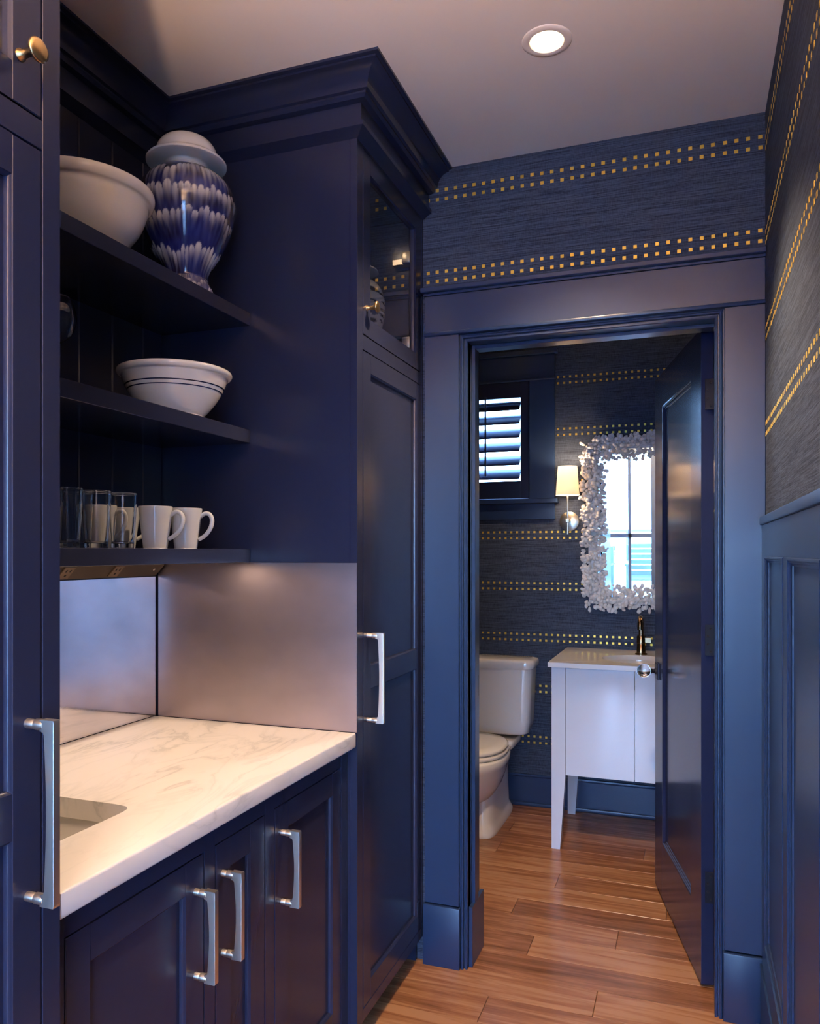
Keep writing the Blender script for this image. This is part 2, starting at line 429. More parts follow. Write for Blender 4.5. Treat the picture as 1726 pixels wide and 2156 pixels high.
tag(obj('wall_rear_right', bx((1.6, REAR_Y, 0), (1.7, -.23, ZC)), 'white_wall', None, 0), 'pale right side wall of the sea-facing room', kind='structure')
tag(obj('wall_right_return', bx((XR + .12, -.35, 0), (1.6, -.23, ZC)), 'white_wall', None, 0), 'pale wall returning from the hall', kind='structure')

# gold squares woven into the wallpaper: hall ones one by one, the tiny far ones as one part each
BANDS = [2.667, 2.385, 2.0985, 1.812, 1.529, 1.243, .957, .671, .385]
PITCH, SQ = .0329, .0115
bm = bx((-SQ / 2, -.0012, -SQ / 2), (SQ / 2, 0, SQ / 2), .0006)
stud0 = obj('gold_square', bm, 'gold_stud', None, 0)
first = True
for zb in BANDS[:2]:
    for dz in (0, -.0318):
        for i in range(33):
            x = .199 - i * PITCH
            s = stud0 if first else stud0.copy()
            if not first: C.objects.link(s)
            first = False
            s.location = (x + rr.uniform(-.0008, .0008), YW, zb + dz + rr.uniform(-.0006, .0006)); s.parent = wall_far
bm = NB()
for zb in BANDS[:5]:
    for dz in (0, -.0318):
        if zb + dz < 1.525: continue
        for i in range(66):
            yy = 2.53 - i * PITCH; bx((XR - .0010, yy - SQ / 2, zb + dz - SQ / 2 - .012), (XR + .001, yy + SQ / 2, zb + dz + SQ / 2 - .012), bm=bm)
tag(obj('gold_squares', bm, 'gold_stud', wall_right, 0), 'rows of small gold squares', kind='stuff')
bm = NB()
for zb in BANDS:
    for dz in (0, -.0335):
        for i in range(70):
            x = .40 - i * PITCH
            if x < BXL: break
            if -1.47 < x < -.71 and 1.61 < zb + dz < 2.53: continue
            bx((x - SQ / 2, YB - .001, zb + dz - SQ / 2), (x + SQ / 2, YB + .001, zb + dz + SQ / 2), bm=bm)
tag(obj('gold_squares', bm, 'gold_stud', wall_bath, 0), 'rows of small gold squares', kind='stuff')

# ------------------------------------------------------------------ doorway casing (trim_1)
T = thing('trim_1', ((OXL + OXR) / 2, YW, 0), 'navy door casing with flat header and plinth blocks', kind='structure')
YC = 2.527
for x0, x1 in ((-.8600, -.7370), (.0985, XR - .0005)):
    obj('side_casing', bx((x0, YC, .212), (x1, YW, 2.158), .0018), 'navy_trim', T)
    obj('plinth_block', bx((x0 - .004, 2.519, 0), (x1 + (.004 if x1 < 0 else 0), YW, .207), .003, 2), 'navy_trim', T)
obj('head_casing', bx((-.8600, YC, 2.170), (XR - .0005, YW, 2.297), .0018), 'navy_trim', T)
obj('head_bead', bx((-.8625, YC - .009, 2.157), (XR - .0005, YW, 2.170), .004, 2), 'navy_trim', T)
obj('head_cap', bx((-.868, YC - .024, 2.305), (XR - .0005, YW, 2.321), .002), 'navy_trim', T)
obj('cap_neck', bx((-.862, YC - .006, 2.297), (XR - .0005, YW, 2.305), .001), 'navy_trim', T)
# stepped inner bead round the opening (three sides, mitred)
path = [(-.7370, 0.0), (-.7370, 2.1580), (.0985, 2.1580), (.0985, 0.0)]
prof = [(-.0005, -.024), (-.0005, .010), (.004, .010), (.006, .018), (.010, .020), (.014, .018), (.015, .008), (.018, .008), (.020, .014), (.025, .015), (.0275, .012), (.0275, -.024)]
obj('inner_bead', sweep(path, prof, -1), 'navy_trim', T, M=Mfar(YW))
obj('jamb', bx((OXL, YW - .002, 0), (-.7095, YW2 + .004, 2.14), .001), 'navy_trim', T)
obj('jamb', bx((.088, YW - .002, 0), (OXR, YW2 + .004, 2.14), .001), 'navy_trim', T)
obj('head_jamb', bx((OXL, YW - .002, 2.132), (OXR, YW2 + .004, OZ)), 'navy_trim', T)
obj('door_stop', bx((-.7095, YW + .045, 0), (-.698, YW + .085, 2.132), .001), 'navy_trim', T)
obj('door_stop', bx((-.698, YW + .045, 2.120), (.088, YW + .085, 2.132), .001), 'navy_trim', T)
obj('jamb_foot', bx((-.7095, YW + .005, 0), (-.697, YW2 + .02, .205), .001), 'navy_trim', T)
obj('strike_plate', bx((-.7095, YW + .098, .905), (-.7080, YW2 - .004, .978), .0004), 'dark_bronze', T)
# casing on the bathroom side
obj('side_casing', bx((-.86, YW2, 0), (-.737, YW2 + .02, 2.17), .001), 'navy_trim', T)
obj('side_casing', bx((.100, YW2, 0), (.225, YW2 + .02, 2.17), .001), 'navy_trim', T)
obj('head_casing', bx((-.86, YW2, 2.17), (.225, YW2 + .02, 2.30), .001), 'navy_trim', T)

# ------------------------------------------------------------------ wainscot on the right wall (trim_2) and baseboards
T = thing('trim_2', (XR, 1.4, 0), 'navy panelled wainscot with chair rail on the right wall', kind='structure')
WF = .2015
obj('backing_panel', bx((.2115, -.09, .20), (XR, 2.549, 1.49)), 'navy_trim', T)
obj('chair_rail', bx((.1945, -.09, 1.497), (XR, 2.519, 1.521), .003, 2), 'navy_trim', T)
obj('top_rail', bx((WF, -.09, 1.406), (XR, 2.526, 1.497), .0008), 'navy_trim', T)
obj('bottom_rail', bx((WF, -.09, .196), (XR, 2.518, .292), .0008), 'navy_trim', T)
ys = [2.526, 2.420, 1.960, 1.875, 1.415, 1.330, .870, .785, .325, .24, -.05, -.09]
for a, b in zip(ys[0::2], ys[1::2]): obj('stile', bx((WF, b, .292), (XR, a, 1.406), .0008), 'navy_trim', T)
mprof = [(0, .010), (.002, .0128), (.006, .0128), (.008, .009), (.011, .0085), (.014, .005), (.018, .0035), (.019, 0), (0, 0)]
for a, b in zip(ys[1::2], ys[2::2]):
    obj('panel_moulding', sweep(rect_loop(-a, -b, .292, 1.406), mprof, 1, True), 'navy_trim', T, M=Mright(.2118))
T = tag(obj('baseboard_right', bx((.197, -.09, 0), (XR, 2.518, .186), .002), 'navy_trim'), 'navy baseboard along the right wall', kind='structure')
obj('cap_bead', bx((.1955, -.09, .186), (XR, 2.518, .196), .003, 2), 'navy_trim', T)
obj('shoe_moulding', bx((.184, -.09, 0), (.197, 2.515, .018), .004, 2), 'navy_trim', T)
T = tag(obj('baseboard_bathroom_far', bx((BXL, YB - .014, 0), (BXR, YB, .160), .001), 'navy_trim'), 'navy baseboard under the back bathroom wallpaper', kind='structure')
obj('cap_bead', bx((BXL, YB - .018, .160), (BXR, YB, .176), .004, 2), 'navy_trim', T)
obj('shoe_moulding', bx((BXL, YB - .026, 0), (BXR, YB - .014, .020), .004, 2), 'navy_trim', T)

# ------------------------------------------------------------------ crown moulding (trim_3)
prof = [(0, 2.572), (.022, 2.588), (.030, 2.591), (.030, 2.604), (.022, 2.608), (.022, 2.655), (.038, 2.659), (.044, 2.668), (.044, 2.673), (.052, 2.676),
        (.0545, 2.690), (.060, 2.704), (.070, 2.7155), (.082, 2.7225), (.094, 2.7255), (.094, 2.731), (.105, 2.733), (.105, ZC), (0, ZC)]
path = [(XF, .045), (XF, .898), (-1.526, .898), (-1.526, YP), (XF, YP), (XF, YW - .001)]
tag(obj('trim_3', sweep(path, prof, -1), 'navy_cabinet', None, 25), 'dark navy crown moulding stepping round the cabinets', kind='structure')

# ------------------------------------------------------------------ cabinet pieces
def pull(parent, M, u, v0, v1, proj=.048, t=.0125):
    """bar pull: two round posts and a flat bar whose inner edge is bowed"""
    bm = NB(); bw = .0135
    N = 12; poly = [(proj, v0), (proj + .004, v0 + .003)]
    L = v1 - v0
    outer = [(proj + .0035, v0), (proj + .0045, v0 + .004), (proj + .0045, v1 - .004), (proj + .0035, v1)]
    inner = [(proj - .020, v1), (proj - .020, v1 - .016), (proj - .014, v1 - .0175)]
    for i in range(N + 1):
        s = i / N; inner.append((proj - .0125 + .0040 * math.sin(PI * s), v1 - .021 - (L - .042) * s))
    inner += [(proj - .014, v0 + .0175), (proj - .020, v0 + .016), (proj - .020, v0)]
    pr = prism(outer + inner, -t / 2, t / 2)
    pr.transform(Matrix(((0, 0, 1, u), (0, 1, 0, 0), (1, 0, 0, 0), (0, 0, 0, 1))))
    bmesh.ops.bevel(pr, geom=[e for e in pr.edges if e.calc_length() > L * .5], offset=.0012, segments=2, profile=.5, affect='EDGES')
    merge(bm, pr)
    for v in (v0 + .008, v1 - .008):
        c = lathe([(0, 0), (.0068, 0), (.0068, proj - .034), (.0064, proj - .033), (.0078, proj - .032), (.0082, proj - .020), (.0072, proj - .016), (0, proj - .014)], 20)
        c.transform(Matrix.Translation((u, v, 0))); merge(bm, c)
    return obj('pull', bm, 'nickel', parent, 40, M)
def knob(parent, M, u, v, r=.0165, l=.037):
    c = lathe([(0, 0), (.0085, 0), (.0085, .002), (.0062, .004), (.0055, .012), (.0055, l * .55), (.0075, l * .6), (.0078, l * .66), (r * .6, l * .74), (r * .93, l * .80), (r, l * .88), (r * .96, l * .94), (r * .7, l * .985), (0, l)], 32)
    c.transform(Matrix.Translation((u, v, 0))); return obj('knob', c, 'brass', parent, 60, M)
def cab_door(parent, M, u0, u1, v0, v1, panels, th=.022, paint='navy_cabinet', glassmat=None, g=.0018, rec=.011):
    """inset frame door: the frame is the part; panel and bead are its sub-parts. panels: (u0, u1, v0, v1)"""
    bm = NB(); us = (panels[0][0], panels[0][1])
    bx((u0 + g, v0 + g, -th), (us[0], v1 - g, 0), .0013, 1, bm); bx((us[1], v0 + g, -th), (u1 - g, v1 - g, 0), .0013, 1, bm)
    vv = [v0 + g] + [x for p in panels for x in (p[2], p[3])] + [v1 - g]
    for a, b in zip(vv[0::2], vv[1::2]): bx((us[0], a, -th), (us[1], b, -.0001), 0, 1, bm)
    d = obj('door', bm, paint, parent, 35, M)
    prof = [(0, -.001), (.0035, -.0035), (.0045, -.0055), (.0045, -rec), (0, -rec)] if not glassmat else [(0, -.001), (.004, -.004), (.005, -.0125), (0, -.0125)]
    for p in panels:
        obj('panel_bead', sweep(rect_loop(p[0], p[1], p[2], p[3]), prof, 1, True), paint, d, 35, M)
        if glassmat: obj('glass_pane', bx((p[0] - .004, p[2] - .004, -.0165), (p[1] + .004, p[3] + .004, -.0125)), glassmat, d, 0, M)
        else: obj('panel', bx((p[0] - .004, p[2] - .004, -th), (p[1] + .004, p[3] + .004, -rec)), paint, d, 0, M)
    return d
MF = Mface(XF)

# pantry cabinet beside the doorway
PC = thing('pantry_cabinet', (-1.2, 2.265, 0), 'tall navy pantry cabinet with glass upper door beside the bathroom doorway', 'cabinet')
obj('side_panel', bx((XB + .001, YP, 0), (XF - .0225, YP + .020, 2.60)), 'navy_cabinet', PC)
obj('side_panel', bx((XB + .001, 2.532, 0), (XF - .0225, 2.549, 2.60)), 'navy_cabinet', PC)
obj('stile', bx((XF - .0225, YP, .084), (XF, 2.0195, 2.60), .0010), 'navy_cabinet', PC)
obj('stile', bx((XF - .0225, 2.5325, .084), (XF, 2.549, 2.60), .0010), 'navy_cabinet', PC)
for a, b in ((2.5675, 2.60), (1.9935, 2.0350), (.084, .119)): obj('rail', bx((XF - .0225, 2.0195, a), (XF - .0004, 2.5325, b), .0006), 'navy_cabinet', PC)
obj('toe_kick', bx((XF - .075, YP + .02, 0), (XF - .06, 2.532, .084)), 'navy_dark', PC)
obj('back_panel', bx((XB + .001, YP + .02, 0), (XB + .012, 2.532, 2.60)), 'navy_cabinet', PC)
for z in (.10, 2.015, 2.585): obj('shelf', bx((XB + .012, YP + .02, z - .018), (XF - .024, 2.532, z)), 'navy_cabinet', PC)
d = cab_door(PC, MF, 2.0205, 2.5315, .120, 1.9925, [(2.079, 2.480, .179, 1.022), (2.079, 2.480, 1.0865, 1.936)])
pull(d, MF, 2.052, .928, 1.186)
d = cab_door(PC, MF, 2.0205, 2.5315, 2.0360, 2.5665, [(2.076, 2.468, 2.091, 2.512)], glassmat='cabinet_glass')
knob(d, MF, 2.049, 2.118)
for z in (2.42, 2.13):
    bm = bx((-.10, 2.505, z - .012), (-.018, 2.531, z + .012), .003); bx((-.052, 2.468, z - .02), (-.020, 2.505, z + .02), .006, 2, bm)
    bm.transform(Matrix.Translation((XF, 0, 0))); obj('hinge', bm, 'nickel', d)
obj('puck_light', lathe([(0, 2.567), (.03, 2.567), (.032, 2.560), (.024, 2.557), (0, 2.557)], 24, (-1.04, 2.25, 0)), 'lamp_glow', PC)
lamp('cabinet_light', 'AREA', (-1.04, 2.25, 2.552), .22, radius=.025)

# near tall cabinet, left edge of the picture
NC = thing('tall_cabinet', (-1.2, .47, 0), 'tall navy cabinet with brass knob and long pull at the left edge', 'cabinet')
obj('side_panel', bx((XB + .001, .878, 0), (XF - .0225, .898, 2.60)), 'navy_cabinet', NC)
obj('side_panel', bx((XB + .001, .042, 0), (XF - .0225, .062, 2.60)), 'navy_cabinet', NC)
obj('stile', bx((XF - .0225, .8645, .084), (XF, .898, 2.60), .0010), 'navy_cabinet', NC)
obj('stile', bx((XF - .0225, .042, .084), (XF, .075, 2.60), .0010), 'navy_cabinet', NC)
for a, b in ((2.5675, 2.60), (1.9935, 2.0350), (.084, .119)): obj('rail', bx((XF - .0225, .075, a), (XF - .0004, .8645, b), .0006), 'navy_cabinet', NC)
obj('toe_kick', bx((XF - .075, .062, 0), (XF - .06, .878, .084)), 'navy_dark', NC)
obj('back_panel', bx((XB + .001, .062, 0), (XB + .012, .878, 2.60)), 'navy_cabinet', NC)
for z in (.10, 2.015, 2.585): obj('shelf', bx((XB + .012, .062, z - .018), (XF - .024, .878, z)), 'navy_cabinet', NC)
d = cab_door(NC, MF, .0765, .8630, .120, 1.9925, [(.130, .8115, .179, 1.022), (.130, .8115, 1.0865, 1.936)])
pull(d, MF, .8375, .928, 1.186)
d = cab_door(NC, MF, .0765, .8630, 2.0360, 2.5665, [(.130, .8115, 2.091, 2.512)], glassmat='cabinet_glass')
knob(d, MF, .8250, 2.106)

# base cabinet with three doors under the worktop
XBF = -.900
MB = Mface(XBF)
BC = thing('base_cabinet', (-1.2, 1.44, 0), 'navy base cabinet with three panelled doors below the marble worktop', 'cabinet')
sp_ = [(.899, .9345), (1.2985, 1.3345), (1.5305, 1.5715), (1.9350, YP - .001)]
for a, b in sp_: obj('stile', bx((XBF - .0225, a, .084), (XBF, b, .8725), .0008), 'navy_cabinet', BC)
for a, b in zip(sp_, sp_[1:]):
    obj('rail', bx((XBF - .0225, a[1], .8265), (XBF - .0004, b[0], .8725), .0005), 'navy_cabinet', BC)
    obj('rail', bx((XBF - .0225, a[1], .084), (XBF - .0004, b[0], .119), .0005), 'navy_cabinet', BC)
obj('toe_kick', bx((XBF - .075, .899, 0), (XBF - .06, YP - .001, .084)), 'navy_dark', BC)
obj('bottom_panel', bx((XB + .001, .899, .084), (XBF - .0225, YP - .001, .10)), 'navy_cabinet', BC)
obj('back_panel', bx((XB + .001, .899, 0), (XB + .012, YP - .001, .8725)), 'navy_cabinet', BC)
for y0, y1, p0, p1, pu in ((.9355, 1.2975, .990, 1.2375, 1.268), (1.3355, 1.5295, 1.392, 1.468, 1.361), (1.5725, 1.9340, 1.638, 1.880, 1.6065)):
    d = cab_door(BC, MB, y0, y1, .120, .8255, [(p0, p1, .180, .7645)])
    pull(d, MB, pu, .590, .768, proj=.044)

# marble worktop, sink
bm = plate_hole(XB + .002, -.8735, .899, 1.9765, .873, .914, -1.215, 1.085, .182, .170, 14, 96)
bmesh.ops.remove_doubles(bm, verts=bm.verts, dist=1e-5)
te = [e for e in bm.edges if all(abs(v.co.x + .8735) < 1e-4 for v in e.verts) or (all(abs(v.co.y - 1.9765) < 1e-4 for v in e.verts) and all(abs(v.co.z - e.verts[0].co.z) < 1e-5 for v in e.verts))]
bmesh.ops.bevel(bm, geom=te, offset=.0045, segments=3, profile=.5, affect='EDGES')
tag(obj('worktop', bm, 'marble', None, 30), 'pale veined marble worktop with eased edge and sink cut-out', 'worktop')
bm = loft([(-1.215, 1.085, .190, .176, .872, 14), (-1.215, 1.085, .188, .174, .790, 12), (-1.215, 1.085, .180, .166, .730, 8), (-1.215, 1.085, .150, .138, .712, 6), (-1.215, 1.085, .03, .03, .708, 2)], 72, cap=(False, True))
sk = tag(obj('sink', bm, 'porcelain', None, 50), 'white undermount sink set into the marble worktop', 'sink')
sm = sk.modifiers.new('thickness', 'SOLIDIFY'); sm.thickness = .008; sm.offset = 1
obj('drain', lathe([(0, .7105), (.022, .7105), (.024, .709), (.024, .700), (0, .700)], 24, (-1.215, 1.085, 0)), 'nickel', sk)

# steel splash panels and outlet strip
tag(obj('splash_panel', bx((XB + .0005, .90, .9165), (XB + .005, 1.971, 1.343), .0008), 'steel_back', None, 0), 'reflective steel splash panel on the wall behind the worktop', 'splash panel')
tag(obj('splash_panel', bx((XB + .010, YP - .004, .9148), (XF + .0005, YP - .0003, 1.3872), .0005), 'steel_side', None, 0), 'brushed steel splash panel on the side of the pantry cabinet', 'splash panel')
ST = thing('outlet_strip', (-1.52, 1.45, 1.34), 'bronze angled outlet strip under the lowest shelf', 'outlet strip')
cs = [(XB + .001, 1.346), (XB + .006, 1.3455), (-1.5005, 1.3855), (XB + .001, 1.3855)]
bm = prism(cs, .90, 1.968); bm.transform(Matrix(((1, 0, 0, 0), (0, 0, 1, 0), (0, 1, 0, 0), (0, 0, 0, 1))))
obj('housing', bm, 'strip_bronze', ST, 0)
fdir = Vector((.0405, 0, .040)).normalized(); fn = Vector((fdir.z, 0, -fdir.x)); org = Vector((-1.521, 0, 1.3655))
def strip_box(yc, hw, a0, a1, p0, p1, bev=.0):
    b = bx((a0, yc - hw, p0), (a1, yc + hw, p1), bev)
    b.transform(Matrix(((fdir.x, 0, fn.x, org.x), (0, 1, 0, 0), (fdir.z, 0, fn.z, org.z), (0, 0, 0, 1)))); return b
for yc in (1.585, 1.770, 1.40):
    ou = obj('outlet', strip_box(yc, .0185, -.0215, .0215, -.004, .0045, .0012), 'outlet_plastic', ST)
    b = strip_box(yc + .007, .0022, .004, .012, .0040, .0049); merge(b, strip_box(yc - .007, .0022, .004, .012, .0040, .0049)); merge(b, strip_box(yc, .003, -.012, -.006, .0040, .0049))
    obj('slots', b, 'dark_gap', ou, 0)
b = lathe([(0, .001), (.004, .001), (.004, .002), (0, .003)], 16); b.transform(Matrix(((fdir.x, 0, fn.x, org.x), (0, 1, 0, 1.935), (fdir.z, 0, fn.z, org.z), (0, 0, 0, 1))))
obj('screw', b, 'nickel', ST)

# open shelves with beadboard back
SH = thing('open_shelves', (-1.37, 1.44, 1.387), 'navy open shelves with tongue and groove back above the worktop', 'shelves')
XS = -1.526
ysb = [.899] + [1.6353 - .1270 * k for k in range(5, 0, -1)] + [1.6353, 1.7618, 1.8918, YP - .0005]
for a, b in zip(ysb, ysb[1:]): obj('board', bx((XB + .001, a + .0008, 1.388), (XS, b - .0008, 2.60), .0032), 'navy_cabinet', SH)
for i, (a, b) in enumerate(((1.387, 1.4265), (1.7365, 1.7765), (2.0820, 2.1195))):
    obj('shelf', bx((XS if i else XB + .001, .899, a), (-1.214, YP - .0005, b), .0012), 'navy_cabinet', SH)
PK = []
for yc in (1.10, 1.42, 1.74):
    p = tag(obj('puck_light', lathe([(0, 1.3869), (.034, 1.3869), (.036, 1.3862), (.028, 1.3858), (0, 1.3858)], 28, (-1.33, yc, 0)), 'lamp_glow'), 'small round puck light set into the underside of the lowest shelf', 'light', 'puck lights under the lowest shelf')
    lamp('puck_lamp', 'AREA', (-1.33, yc, 1.384), .27, color=(1.0, .68, .47), radius=.03)

# ------------------------------------------------------------------ things on the shelves
Z1, Z2, Z3 = 1.4265, 1.7765, 2.1195
# large white bowl
def smooth_profile(pts, n=6):
    out = []
    P = [Vector(p) for p in pts]
    for i in range(len(P) - 1):
        p0, p1, p2, p3 = P[max(i - 1, 0)], P[i], P[i + 1], P[min(i + 2, len(P) - 1)]
        for k in range(n):
            t = k / n; out.append(tuple(.5 * ((2 * p1) + (-p0 + p2) * t + (2 * p0 - 5 * p1 + 4 * p2 - p3) * t * t + (-p0 + 3 * p1 - 3 * p2 + p3) * t ** 3)))
    out.append(tuple(P[-1])); return [(max(r, 0), z) for r, z in out]
def vessel(outer, inner): return smooth_profile(outer) + smooth_profile(inner)
o = [(.0, 0), (.072, 0), (.076, .006), (.098, .024), (.128, .062), (.146, .104), (.1500, .122), (.1585, .127), (.1630, .138), (.1620, .149), (.156, .1535)]
i_ = [(.150, .152), (.144, .135), (.138, .104), (.120, .064), (.092, .028), (.06, .012), (0, .010)]
tag(obj('bowl', lathe(vessel(o, i_), 72, (-1.345, 1.452, Z3)), 'ceramic', None, 60), 'large plain white bowl with rolled rim on the top shelf', 'bowl')
# banded mixing bowl
BW = thing('mixing_bowl', (-1.290, 1.728, Z2), 'cream mixing bowl with two navy bands on the middle shelf', 'bowl')
o = [(0, 0), (.070, 0), (.074, .004), (.086, .016), (.108, .044), (.125, .074), (.1345, .098), (.1370, .1045), (.1450, .107), (.1485, .113), (.1470, .1195), (.142, .1225)]
i_ = [(.136, .121), (.131, .10), (.120, .072), (.102, .042), (.075, .016), (.04, .010), (0, .009)]
obj('body', lathe(vessel(o, i_), 80, (-1.290, 1.728, Z2)), 'ceramic', BW, 60)
def bowl_r(z):
    ps = smooth_profile([(.086, .016), (.108, .044), (.125, .074), (.1345, .098)], 20)
    return min(ps, key=lambda p: abs(p[1] - z))[0]
for zz in (.0765, .0660):
    r0, r1 = bowl_r(zz - .0012), bowl_r(zz + .0012)
    obj('band', lathe([(r0 - .001, zz - .0013), (r0 + .0009, zz - .0012), (r1 + .0009, zz + .0012), (r1 - .001, zz + .0013)], 80, (-1.290, 1.728, Z2), close=True), 'blue_glaze', BW, 60)

# blue drip-glazed ginger jar
def jar(name, loc, prof, lid_prof, colf, label, seg=300, lidmat='ceramic'):
    J = thing(name, loc, label, 'jar')
    bm = lathe(prof, seg, loc)
    ly = bm.verts.layers.float_color.new('glaze')
    for v in bm.verts:
        p = v.co - Vector(loc); v[ly] = (*colf(math.atan2(p.y, p.x), p.z, p.xy.length), 1)
    obj('body', bm, 'jar_glaze', J, 60)
    obj('lid', lathe(lid_prof, 64, loc), lidmat, J, 50)
    return J
JL = (-1.285, 1.772, Z3)
pf = smooth_profile([(.0, 0), (.062, 0), (.0685, .003), (.0680, .012), (.0590, .030), (.0575, .042), (.066, .062), (.086, .100), (.108, .146), (.1225, .190), (.1295, .228), (.1265, .264), (.112, .294), (.088, .316), (.066, .326), (.0585, .331), (.0565, .336)], 14)
lid = smooth_profile([(.0555, .335), (.0550, .346), (.060, .348)], 3) + [(.100, .3465), (.1055, .349), (.1065, .353), (.104, .3565), (.084, .368), (.0810, .372)] + smooth_profile([(.0800, .377), (.077, .392), (.062, .410), (.036, .420), (.014, .4235), (.0095, .427), (.0050, .435), (0, .440)], 4)
rj = random.Random(5)
rows = []   # (top height, cells, height of arch, fade length)
for zt, n, ah, fd in ((.306, 52, .012, .030), (.244, 44, .020, .026), (.186, 46, .018, .022), (.104, 38, .022, .032), (.020, 34, .010, .014)):
    rows.append((zt, n, ah, fd, [(rj.uniform(-.010, .006), rj.uniform(.6, 1.35), rj.uniform(.35, 1.0)) for _ in range(n)]))
def hsh(i, j): 
    x = math.sin(i * 127.1 + j * 311.7) * 43758.5453; return x - math.floor(x)
def vn(x, y):
    xi, yi = math.floor(x), math.floor(y); fx, fy = x - xi, y - yi; fx = fx * fx * (3 - 2 * fx); fy = fy * fy * (3 - 2 * fy)
    a = hsh(xi, yi) + (hsh(xi + 1, yi) - hsh(xi, yi)) * fx; b = hsh(xi, yi + 1) + (hsh(xi + 1, yi + 1) - hsh(xi, yi + 1)) * fx
    return a + (b - a) * fy
def drip(th, z, r):
    u = ((th / (2 * PI)) + .006 * (vn(th * 4, z * 25) - .5) + .018 * (vn(th * 2.5 + 20, z * 9) - .5)) % 1.0
    st = vn(u * 260, z * 30); st2 = vn(u * 120 + 7, z * 55)
    blue = (.014, .018, .140); ink = (.012, .006, .030); pale = (.84, .82, .74); mid = (.09, .13, .34)
    k = vn(u * 9, z * 32 + 3)
    base = [ink[i] + (blue[i] - ink[i]) * min(1, max(0, k * 1.7 - .25)) for i in range(3)]
    best = 0.0; soft = 0.0
    for zt, n, ah, fd, jit in rows:
        c = u * n; ci = int(math.floor(c)) % n; fr = c - math.floor(c) - .5
        dz, sc, sk_ = jit[ci]
        wob = .018 * (vn(u * 11 + zt * 50, 3.3) - .5) * 2 + dz * .9
        x = min(1, abs(fr) * 2.0)
        top = zt + wob + ah * sc * (math.sqrt(max(0, 1 - x * x)) - 1)
        t_ = (top - z) / (fd * sc * (1.25 - .6 * x))
        if t_ > 0:
            v = math.exp(-1.25 * t_ * t_) if t_ < 3 else 0
            v *= (.55 + .45 * st) * (1 - .75 * x ** 4) * min(1, t_ * 10) * (.30 + .70 * sk_) * (.75 + .7 * vn(u * 14 + zt * 90, 1.7))
            best = max(best, v); soft = max(soft, math.exp(-.45 * t_) * st2 * .8)
    c_ = [base[i] + (mid[i] - base[i]) * min(1, soft) for i in range(3)]
    if z > .327: return (.62, .61, .57)
    if z < .034 and best < .3: best = max(best, .25 * st)
    return tuple(c_[i] + (pale[i] - c_[i]) * min(1, best) for i in range(3))
jar('ginger_jar', JL, pf, lid, drip, 'lidded ginger jar with blue and white drip glaze on the top shelf')
# striped jar inside the glass cabinet
pf2 = smooth_profile([(0, 0), (.055, 0), (.060, .003), (.056, .016), (.062, .05), (.080, .10), (.096, .16), (.102, .21), (.096, .255), (.078, .285), (.056, .300), (.045, .306), (.044, .312)], 12)
lid2 = [(.043, .311), (.043, .326), (.074, .325), (.079, .328), (.078, .332), (.060, .341)] + smooth_profile([(.057, .344), (.050, .356), (.030, .366), (.010, .370), (.006, .378), (0, .384)], 4)
def stripes(th, z, r):
    s = vn(math.sin(th) * 2 + 3, (z + .010 * math.sin(th * 1.0)) * 120)
    s2 = vn(th * 1.5 + 9, z * 60)
    d = 1 if s * .75 + s2 * .25 > .62 else 0
    return (.06, .06, .075) if d else (.66, .66, .64)
jar('striped_jar', (-1.045, 2.352, 2.0155), pf2, lid2, stripes, 'white lidded jar with dark brushed stripes inside the glass-door cabinet', 120)

# mugs
def make_mug(name, loc, ang, label):
    J = thing(name, loc, label, 'mug', 'white mugs on the lowest shelf')
    o = [(0, 0), (.0275, 0), (.0292, .002), (.0315, .018), (.0360, .055), (.0405, .090), (.0420, .104), (.0414, .1062)]
    i_ = [(.0392, .1055), (.0378, .095), (.0335, .055), (.029, .014), (.024, .006), (0, .006)]
    obj('body', lathe(vessel(o, i_), 56, loc), 'mug_glaze', J, 60)
    pts = smooth_profile([(.0385, .084), (.050, .0925), (.0625, .090), (.0690, .076), (.0655, .056), (.0520, .036), (.0335, .024)], 6)
    # smooth_profile returns (r, z) pairs along the handle
    cs_, sn = math.cos(ang), math.sin(ang)
    path = [(loc[0] + r * cs_, loc[1] + r * sn, loc[2] + z) for r, z in pts]
    obj('handle', tube(path, [.0052 + .0008 * math.sin(PI * i / (len(path) - 1)) for i in range(len(path))], 12), 'mug_glaze', J, 80)
    return J
make_mug('mug', (-1.270, 1.622, Z1), .35, 'white mug in front, first to the right of the drinking glasses')
make_mug('mug', (-1.250, 1.720, Z1), .35, 'rightmost white mug on the lowest shelf')
make_mug('mug', (-1.372, 1.535, Z1), .33, 'white mug standing behind the middle drinking glass')
make_mug('mug', (-1.385, 1.640, Z1), .95, 'white mug in the back row behind the rightmost drinking glass')
# drinking glasses
def make_glass(loc, label):
    o = [(0, 0), (.0230, 0), (.0250, .0015), (.0255, .006), (.0268, .03), (.0300, .08), (.0330, .126)]
    i_ = [(.0322, .1265), (.0314, .126), (.0284, .08), (.0250, .03), (.0232, .013), (.018, .011), (0, .0105)]
    return tag(obj('drinking_glass', lathe(vessel(o, i_), 48, loc), 'drink_glass', None, 60), label, 'glass', 'drinking glasses on the lowest shelf')
make_glass((-1.260, 1.490, Z1), 'clear tumbler nearest the white mugs, front row')
make_glass((-1.264, 1.408, Z1), 'clear tumbler in the middle of the front row')
make_glass((-1.262, 1.318, Z1), 'clear tumbler half hidden by the tall cabinet, front row')
make_glass((-1.345, 1.440, Z1), 'clear tumbler in the back row behind the middle one')
make_glass((-1.350, 1.352, Z1), 'clear tumbler in the back row nearest the tall cabinet')
